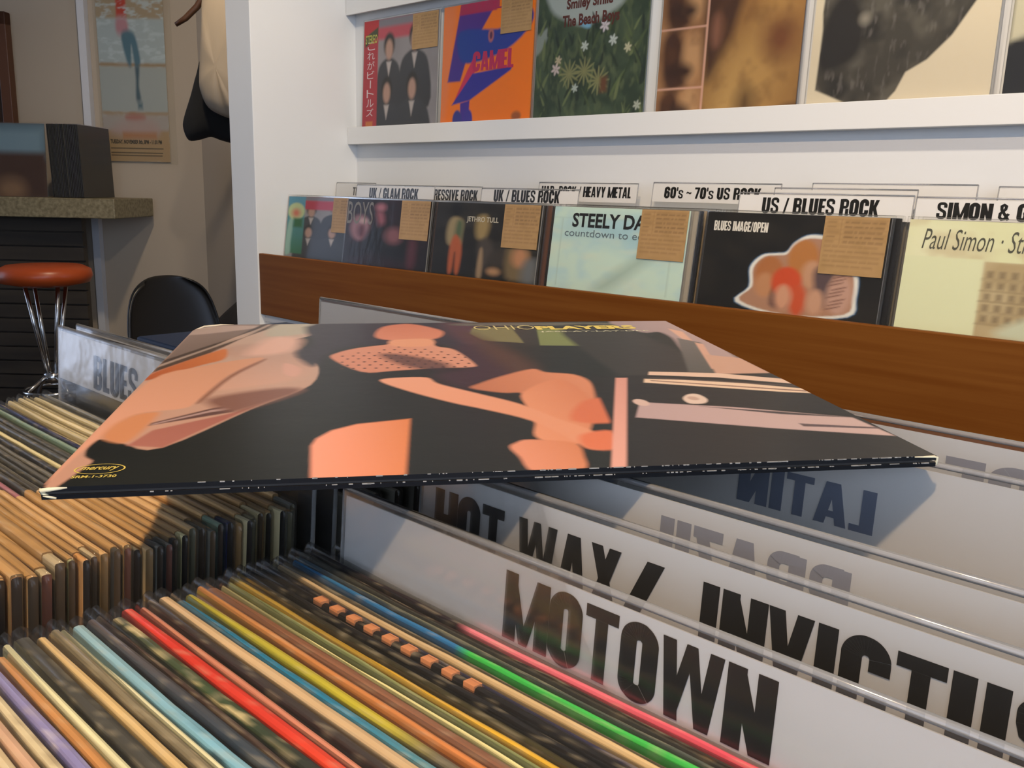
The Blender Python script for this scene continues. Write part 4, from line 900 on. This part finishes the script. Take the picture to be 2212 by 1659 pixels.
for i_ in range(12):
    for j_ in range(9):
        u_, v_ = 0.295 + i_ * 0.0185 + (j_ % 2) * 0.009, 0.55 + j_ * 0.026
        if v_ < 0.74 - abs(u_ - 0.4) * 0.7: p.ell(u_, v_, 0.0026, 0.0042, '#4a2c28', 0.8)
p.poly([(0.36, 0.66), (0.4, 0.56), (0.46, 0.52), (0.47, 0.58), (0.4, 0.66)], '#32222a', 6, alpha=0.8)
p.poly(C_['orb'], '#cf8468', 3, col2='#c07258', g=(0, 1)); p.poly([(0.385, 0.80), (0.39, 0.74), (0.455, 0.74), (0.46, 0.81)], '#dc9a78', 3)
p.poly(C_['knob'], '#b87252', 2.5, col2='#d68a66', g=(1, 0.2)); p.poly(C_['post'], '#dd9470', 2, col2='#cf7f5a', g=(1, 0))
p.poly(C_['beam'], '#e2a083', 1.8, col2='#d9906c', g=(1, -0.6)); p.poly(C_['block'], '#ee9c80', 1.8, smooth=False, col2='#d6804e', g=(1, 0))
p.poly(C_['pebble'], '#dd9274', 2, col2='#cf8058', g=(1, 0))
p.poly([(0.60, 0.2), (0.64, 0.30), (0.69, 0.31), (0.66, 0.19)], '#d0704c', 3); p.poly([(0.595, 0.13), (0.64, 0.145), (0.625, 0.07), (0.59, 0.075)], '#d8744e', 3)
p.poly([(0.74, 0.92), (0.87, 0.92), (0.91, 0.5), (0.75, 0.46), (0.74, 0.5)], '#2f2c29', 4)
p.poly(C_['mauve'], '#927f80', 3, col2='#b09694', g=(1, -0.3)); p.poly(C_['pillar'], '#d2a48e', 1.5, smooth=False); p.poly(C_['screen'], '#6c6664', 1.8, smooth=False, col2='#54524e', g=(0, -1))
p.poly([(0.972, 0.74), (0.982, 0.72), (0.925, 0.5), (0.913, 0.5)], '#cfa08a', 1.2, smooth=False); p.poly(C_['body'], '#c79c86', 1.5, smooth=False)
p.poly([(0.69, 0.46), (1.01, 0.46), (1.01, -0.01), (0.62, -0.01)], '#1b1817', 2, smooth=False, col2='#211e1c', g=(1, 0))
p.poly(C_['chrome1'], '#e0c0aa', 1, smooth=False); p.poly(C_['chrome2'], '#e6c8ac', 1.2, smooth=False); p.poly([(0.785, 0.447), (1.0, 0.372), (1.0, 0.362), (0.785, 0.44)], '#4a3c38', 1, smooth=False); p.poly([(0.78, 0.425), (1.0, 0.335), (1.0, 0.326), (0.78, 0.418)], '#8a6a5c', 0.8, smooth=False)
p.poly(C_['disc'], '#dcc4b4', 1.2); p.ell(0.807, 0.302, 0.008, 0.012, '#c0a090', 1)
p.poly(C_['band'], '#b79c9c', 1.2, smooth=False, col2='#c4a8a2', g=(1, 0)); p.poly(C_['bandline'], '#3f3638', 1, smooth=False); p.ell(0.722, 0.285, 0.011, 0.02, '#d2b4a8', 1)
p.poly([(0.9, 0.155), (1.0, 0.125), (1.0, 0.118), (0.9, 0.14)], '#5c4c4e', 0.8, smooth=False)
p.poly(C_['bar'], '#e0a494', 1.2, smooth=False, col2='#d6988a', g=(1, 0))
def warp(u, v): return -0.0012 * np.clip(1 - u / 0.05, 0, 1) * np.clip((v - 0.93) / 0.07, 0, 1) * 1.5
fc = sheet(p, AS, AS, 0.0016, 'front_cover', M_INK_GLOSS, alb, '#14161a', flat=True, warp=warp); fc.location = (0, 0, AT - 0.0016)
bc = sheet(Print(8, '#1c1a18'), AS, AS, 0.0016, 'back_cover', M_INK_GLOSS, alb, '#101216', flat=True); bc.location = (0, 0, 0)
MB().box(0.0015, 0.0008, 0.0016, AS - 0.002, AS - 0.002, AT - 0.0016).build('inner_fold', mat('dark_inner_board', '#1d1712', 0.6), alb)
wn = mat('worn_board', '#d9cfae', 0.7)
def chips(parent):
    r = random.Random(4); mb = MB()
    for zc in (AT, 0.0016):
        for k in range(100):
            x = 0.03 + (AS - 0.035) * r.random() ** 0.6; l = r.uniform(0.0004, 0.004) * r.random() ** 2 + 0.0002; h = r.uniform(0.00005, 0.00022)
            mb.box(x, -0.00018, zc - h - 0.0001, x + l, h * 1.2, zc + 0.00008)
    return mb.build('edge_wear', mat('edge_chips', '#8f8d88', 0.6), parent)
chips(alb)
MB().tube([(0.008, 0.0002, AT - 0.0004), (0.003, -0.0001, AT - 0.0007), (0.0002, 0.0006, AT - 0.001), (-0.0003, 0.002, 0.0026), (0.0008, 0.0008, 0.0012), (0.0045, 0.0, 0.0004)], [0.0003, 0.0007, 0.0010, 0.0010, 0.0009, 0.0003], 8).build('worn_corner', wn, alb, smooth=True)
MB().tube([(AS - 0.009, 0, AT - 0.0002), (AS - 0.001, 0, AT - 0.0003), (AS + 0.0003, 0.0003, AT - 0.0007), (AS + 0.0004, 0.0004, 0.0007), (AS - 0.0012, 0.0003, 0.0002)], [0.0002, 0.0005, 0.0006, 0.0006, 0.0003], 8).build('worn_corner', wn, alb, smooth=True)
MB().tube([(0.0, AS - 0.012, AT - 0.0012), (0.004, AS - 0.004, AT - 0.0006), (0.014, AS, AT - 0.0002), (0.022, AS, AT - 0.0001)], [0.0003, 0.0007, 0.0006, 0.0002], 8).build('worn_corner', mat('torn_edge', '#cfc2a8', 0.7), alb, smooth=True)
gold = mat('yellow_ink', '#d9c25c', 0.4); tz = AT + 0.00012
def flat_text(*a, **k): o = font_lettering(*a, flat=True, **k); o.parent = alb; return o
flat_text('PLAYERS', 0.690 * AS, 0.905 * AS, 0.900 * AS, 0.945 * AS, tz, gold, alb, bold=0.05, name='title')
flat_text('OHIO', 0.560 * AS, 0.688 * AS, 0.905 * AS, 0.955 * AS, tz, mat('pale_yellow_ink', '#c8b878', 0.4), alb, bold=-0.012, name='title')
flat_text('JASS-AY-LAY-DEE', 0.690 * AS, 0.922 * AS, 0.868 * AS, 0.882 * AS, tz, mat('cream_ink', '#d8d4b4', 0.4), alb, bold=0.01, name='title')
flat_text('mercury', 0.0235 * AS, 0.0625 * AS, 0.0475 * AS, 0.062 * AS, tz, gold, alb, shear=0.3, bold=0.02, name='emblem_lettering')
flat_text('SRM-1-3730', 0.0215 * AS, 0.0665 * AS, 0.0250 * AS, 0.0335 * AS, tz, gold, alb, bold=0.02, name='catalogue_number')
mb = MB(); ng = 48
for k in range(ng):
    a0, a1 = 2 * math.pi * k / ng, 2 * math.pi * (k + 1) / ng
    P_ = lambda a, s: ((0.0437 + 0.0262 * s * math.cos(a)) * AS, (0.0545 + 0.0175 * s * math.sin(a)) * AS, tz)
    mb.poly([P_(a0, 1), P_(a1, 1), P_(a1, 0.93), P_(a0, 0.93)])
mb.build('emblem', gold, alb)

# ------------------------------------------------------------------ far corner: counter, records, stool, chairs, poster, coats
D1 = 4.1
ctr = empty('counter', corner(-2.2, D1, -ZC), ROT, 'bar counter with speckled pale top and dark planked front', 'counter')
tr = at_d(246, 430, D1); br = at_d(247, 473, D1)
def loc(mb, a0, d0): mb.v = [(x - a0, y - d0, z + ZC) for x, y, z in mb.v]; return mb
loc(MB().box(-3.1, D1, br[1], tr[0], DW - 0.06, tr[1]), -2.2, D1).build('counter_top', mat('speckled_stone', '#8f866a', 0.5, noise=((60, 60, 60), '#6b6148', 4)), ctr, bevel=0.004)
fr_ = at_d(176, 480, D1 + 0.12)[0]
mb = MB(); z = br[1] - 0.001; 
while z > -ZC + 0.05:
    mb.box(-3.1, D1 + 0.12, max(-ZC, z - 0.062), fr_, D1 + 0.14, z - 0.004); z -= 0.066
mb.box(-3.1, D1 + 0.14, -ZC, fr_, D1 + 0.16, br[1] - 0.001)
loc(mb, -2.2, D1).build('plank_front', mat('dark_planks', '#2b2621', 0.55, noise=((2, 2, 20), '#3b342c', 3)), ctr)
# records standing on the counter
x = at_d(0, 300, D1 - 0.0)[0] - 0.32; xe = at_d(172, 300, D1 + 0.03)[0]; ztop = tr[1]
CP = {}
k = 0
cl = at_d(95, 300, D1 + 0.03)[0]
aa = cl + 0.012
while aa < xe - 0.006:
    c = rnd.choice(['#2b2a26', '#37352f', '#1f1f1f', '#4a473e', '#2e2c30'])
    t = rnd.uniform(0.0045, 0.0065)
    o = empty('record', corner(aa, D1 + 0.05, ztop + 0.0015), (0, -0.03, YAW), 'one of the dark record spines standing on the bar counter', 'record', 'record spines on the bar counter')
    MB().box(0, 0, 0, t * 0.8, 0.312, 0.312).build('sleeve', mat('spine_' + c[1:], c, 0.4), o); MB().box(-0.0003, -0.001, 0, t * 0.8 + 0.0003, 0.3135, 0.315).build('plastic_sleeve', M_FILM_RACK, o)
    aa += t + 0.0012; k += 1
def counter_cover(a, w, yaw, lean, base, label, paint):
    p = Print(60, base); paint(p)
    o = empty('record', corner(a, D1 + 0.028, ztop + 0.002), (-lean, 0, YAW + yaw), label, 'record')
    sheet(p, w, 0.312, 0.003, 'sleeve', M_INK, o, '#6a655c'); film(o, w, 0.312, 0.003)
def pa(p): p.rect(0, 0.62, 1, 1, '#4c6470', 2); p.rect(0.1, 0.55, 1, 0.95, '#7f98a2', 6); p.rect(0, 0, 1, 0.6, '#4a3226', 3); p.ell(0.5, 0.1, 0.2, 0.15, '#8a6a4c', 6)
def pb(p): p.rect(0, 0, 1, 1, '#cfc8b0', 1); p.rect(0.3, 0.1, 0.9, 0.5, '#8a7c60', 5)
counter_cover(cl - 0.315, 0.312, 0.0, 0.06, '#5a4436', 'brown and grey-blue record cover facing out on the bar counter', pa)
counter_cover(cl - 0.612, 0.28, 0.0, 0.05, '#cfc8b0', 'cream record cover at the left edge of the bar counter', pb)
# stool
DS = 3.65
sc_, sz = at_d(95, 570, DS)
st = empty('bar_stool', corner(sc_, DS, -ZC), ROT, 'round bar stool with orange-brown seat and thin chrome rods before counter', 'stool')
sr = at_d(192, 590, DS)[0] - sc_; hs = sz + ZC
MB().lathe([(sr * 0.55, hs - 0.085), (sr * 0.93, hs - 0.07), (sr, hs - 0.045), (sr * 0.97, hs - 0.02), (sr * 0.8, hs - 0.005), (0.02, hs)], 48).build('seat', mat('orange_leather', '#a8461a', 0.35), st, smooth=True)
hub = at_d(108, 812, DS)[1] + ZC
for k in range(4):
    a = math.pi / 4 + k * math.pi / 2 + 0.2
    MB().tube([(0.085 * math.cos(a), 0.085 * math.sin(a), hs - 0.08), (0.02 * math.cos(a), 0.02 * math.sin(a), hub)], 0.008, 10).build('rod', M_CHROME, st, smooth=True)
    MB().tube([(0.02 * math.cos(a), 0.02 * math.sin(a), hub + 0.01), (0.1 * math.cos(a), 0.1 * math.sin(a), hub - 0.05), (0.2 * math.cos(a), 0.2 * math.sin(a), 0.008)], 0.009, 10).build('leg', M_CHROME, st, smooth=True)
MB().lathe([(0.03, hub - 0.02), (0.035, hub - 0.01), (0.035, hub + 0.012), (0.02, hub + 0.02)], 24).build('hub', M_CHROME, st, smooth=True)
pts = [(0.11 * math.cos(2 * math.pi * k / 24), 0.11 * math.sin(2 * math.pi * k / 24), hub - 0.055) for k in range(25)]
MB().tube(pts, 0.007, 8).build('foot_ring', M_CHROME, st, smooth=True)
# chairs
def make_chair(a, D, yaw, label, htop):
    o = empty('shell_chair', corner(a, D, -ZC), (0, 0, YAW + yaw), label, 'chair')
    prof = [(-0.22, htop - 0.40), (-0.2, htop - 0.38), (-0.1, htop - 0.375), (0.05, htop - 0.39), (0.13, htop - 0.36), (0.17, htop - 0.26), (0.19, htop - 0.13), (0.205, htop - 0.03), (0.207, htop)]
    wid = [0.2, 0.215, 0.22, 0.22, 0.22, 0.215, 0.205, 0.17, 0.10]; n = 14; rings = []
    for (y, z), w_ in zip(prof, wid):
        rings.append([(w_ * math.sin(math.pi * 0.5 * (2 * j / n - 1)), y - 0.05 * abs(2 * j / n - 1) ** 2, z - 0.02 * abs(2 * j / n - 1) ** 2.5) for j in range(n + 1)])
    mb = MB().ring_loft(rings, False, 0, False); sh = mb.build('shell', mat('black_shell', '#0c0c0d', 0.35), o, smooth=True)
    md = sh.modifiers.new('thick', 'SOLIDIFY'); md.thickness = 0.012; md = sh.modifiers.new('soft', 'SUBSURF'); md.levels = 1; md.render_levels = 2
    for sx in (-1, 1):
        for sy in (-1, 1):
            MB().tube([(0.12 * sx, 0.1 * sy - 0.02, htop - 0.4), (0.2 * sx, 0.2 * sy - 0.02, 0.006)], [0.011, 0.009], 10).build('leg', mat('black_metal', '#141414', 0.4), o, smooth=True)
    return o
ch = at_d(395, 598, 3.2)
make_chair(ch[0] + 0.085, 3.15, math.radians(62), 'black shell chair standing against the far wall', ch[1] + ZC)
# poster in a clear bag on the far wall
pl, pb_ = at_d(201, -60, DW - 0.01), at_d(345, 350, DW - 0.01); pr_ = at_d(353, 38, DW - 0.01)
pw, ph = pr_[0] - pl[0], pl[1] - pb_[1]
def poster_print():
    p = Print(90, '#a8977c', 190); f = lambda y: 1 - (y + 60) / 410.0
    p.rect(0, f(35), 1, 1, '#a5947a', 1); p.rect(0.3, f(33), 0.45, 1, '#b8402c', 1.5)
    p.rect(0, f(133), 1, f(36), '#a9b6ba', 0.8); p.grain(10, 60, '#bccacf', 0.5, 0.7, 0.8)  # bluish upper part has the window's reflection painted into its colour
    p.rect(0, f(139), 1, f(133), '#9a8160', 0.8); p.rect(0, f(240), 1, f(140), '#a5acaa', 0.8); p.rect(0, f(246), 1, f(240), '#a58a68', 0.8)
    p.rect(0, f(290), 1, f(246), '#aaa29c', 1.2); p.rect(0, f(352), 1, f(280), '#a88d68', 1)
    p.poly([(0.3, f(68)), (0.46, f(68)), (0.44, f(36)), (0.3, f(36))], '#b5848e', 2)
    p.poly([(0.36, f(70)), (0.54, f(66)), (0.62, f(120)), (0.6, f(138)), (0.54, f(138)), (0.5, f(95)), (0.48, f(138)), (0.42, f(128))], '#4f7486', 1.5)
    p.poly([(0.54, f(140)), (0.6, f(142)), (0.58, f(180)), (0.6, f(212)), (0.53, f(212)), (0.54, f(170))], '#48606c', 1.5); p.rect(0.55, f(232), 0.62, f(218), '#55707c', 1.5)
    p.ell(0.5, f(252), 0.15, 0.016, '#a84a34', 2)
    p.poly([(0.12, f(290)), (0.3, f(262)), (0.75, f(258)), (0.82, f(290))], '#b09a94', 3)
    p.rect(0.3, f(296), 0.8, f(287), '#b0713c', 2)
    return p
po = empty('poster', corner(pl[0], DW - 0.012, pb_[1]), ROT, 'tall poster in clear wrap hanging on the far beige wall', 'poster')
ps = sheet(poster_print(), pw, ph, 0.001, 'print', M_INK, po, '#a8977c')
fz = lambda y: (1 - (y + 60) / 410.0) * ph
font_lettering('TUESDAY, NOVEMBER 8th, 8PM - 11:30 PM', 0.1 * pw, 0.88 * pw, fz(312), fz(301), -0.0005, mat('poster_ink', '#2f2c22', 0.5), ps, bold=0.04)
for k, yy in enumerate((322, 332, 338)):
    MB().box(0.1 * pw, -0.0006, fz(yy), (0.9 - 0.01 * k) * pw, -0.0003, fz(yy - 3)).build('small_print', mat('faded_ink', '#6b5a42', 0.6), ps)
MB().box(-0.012, -0.004, -0.012, pw + 0.035, -0.003, ph + 0.01).build('clear_wrap', M_FILM, po)
# coats hanging beside the end panel
DC = 3.5
def pillow(loop, depth, m, parent, name, y=0.0, folds=0.0):
    mb = MB(); P2 = np.array(loop); Q = []
    for k in range(len(P2)):
        a, b, c, d = P2[k - 1], P2[k], P2[(k + 1) % len(P2)], P2[(k + 2) % len(P2)]
        for t in (0, .25, .5, .75): Q.append(0.5 * ((2 * b) + (c - a) * t + (2 * a - 5 * b + 4 * c - d) * t * t + (3 * b - a - 3 * c + d) * t ** 3))
    Q = np.array(Q); c = Q.mean(0); rings = []
    for s, h in ((0.05, 1.0), (0.4, 0.95), (0.7, 0.75), (0.9, 0.42), (1.0, 0.0), (0.9, -0.42), (0.6, -0.8), (0.05, -0.9)):
        rings.append([(c[0] + (q[0] - c[0]) * s, y - h * depth + folds * math.sin(q[0] * 90 + q[1] * 12) * abs(h) * s, c[1] + (q[1] - c[1]) * s) for q in Q])
    return mb.ring_loft(rings, True).build(name, m, parent, smooth=True)
def px_loop(pts, D, o): return [(lambda q: (q[0] - o[0], q[1] - o[1]))(at_d(x, y, D)) for x, y in pts]
o0 = at_d(470, -60, DC)
coat = empty('coat', corner(o0[0], DC, o0[1]), ROT, 'cream cloth coat hanging beside the white end panel', 'coat')
pillow(px_loop([(448, -50), (436, 60), (430, 165), (434, 200), (450, 232), (480, 250), (510, 258), (545, 255), (545, -50)], DC, o0), 0.06, mat('cream_cloth', '#a39582', 0.85), coat, 'coat_body', folds=0.012)
DB = 3.55; ob_ = at_d(505, 690, DB)
sack = empty('bag', corner(ob_[0], DB, -ZC), ROT, 'dark bag standing on the floor beside the chair, half behind the white end panel', 'bag')
lp = px_loop([(522, 647), (502, 660), (474, 686), (456, 712), (448, 745)], DB, (ob_[0], -ZC))
pillow(lp + [(lp[-1][0] - 0.01, 0.3), (lp[-1][0], 0.006), (lp[0][0] + 0.1, 0.006), (lp[0][0] + 0.13, 0.35), (lp[0][0] + 0.08, lp[0][1])], 0.07, mat('dark_bag_cloth', '#1a1514', 0.8), sack, 'bag_body')
o1 = at_d(450, 200, DC + 0.1035)
bag = empty('jacket', corner(o1[0], DC + 0.1035, o1[1]), ROT, 'black garment with pointed hem hanging below the cream coat', 'jacket')
pillow(px_loop([(424, 160), (412, 205), (397, 255), (396, 278), (408, 303), (432, 302), (456, 296), (480, 304), (520, 312), (560, 300), (560, 150), (500, 120), (440, 120)], DC + 0.1035, o1), 0.05, mat('black_cloth', '#08080a', 0.9), bag, 'jacket_body')
h0 = at_d(430, 0, DC + 0.02)
hg = empty('coat_hanger', corner(h0[0], DC + 0.1, h0[1]), ROT, 'brown wooden coat hanger end above the cream coat', 'hanger')
hl = px_loop([(364, 44), (385, 30), (410, 5), (450, -60), (520, -140)], DC + 0.1, at_d(430, 0, DC + 0.1))
MB().tube([(x, 0, z) for x, z in hl], [0.008, 0.011, 0.012, 0.012, 0.012], 10).build('hanger_bar', mat('hanger_wood', '#4a2f1c', 0.5), hg, smooth=True)
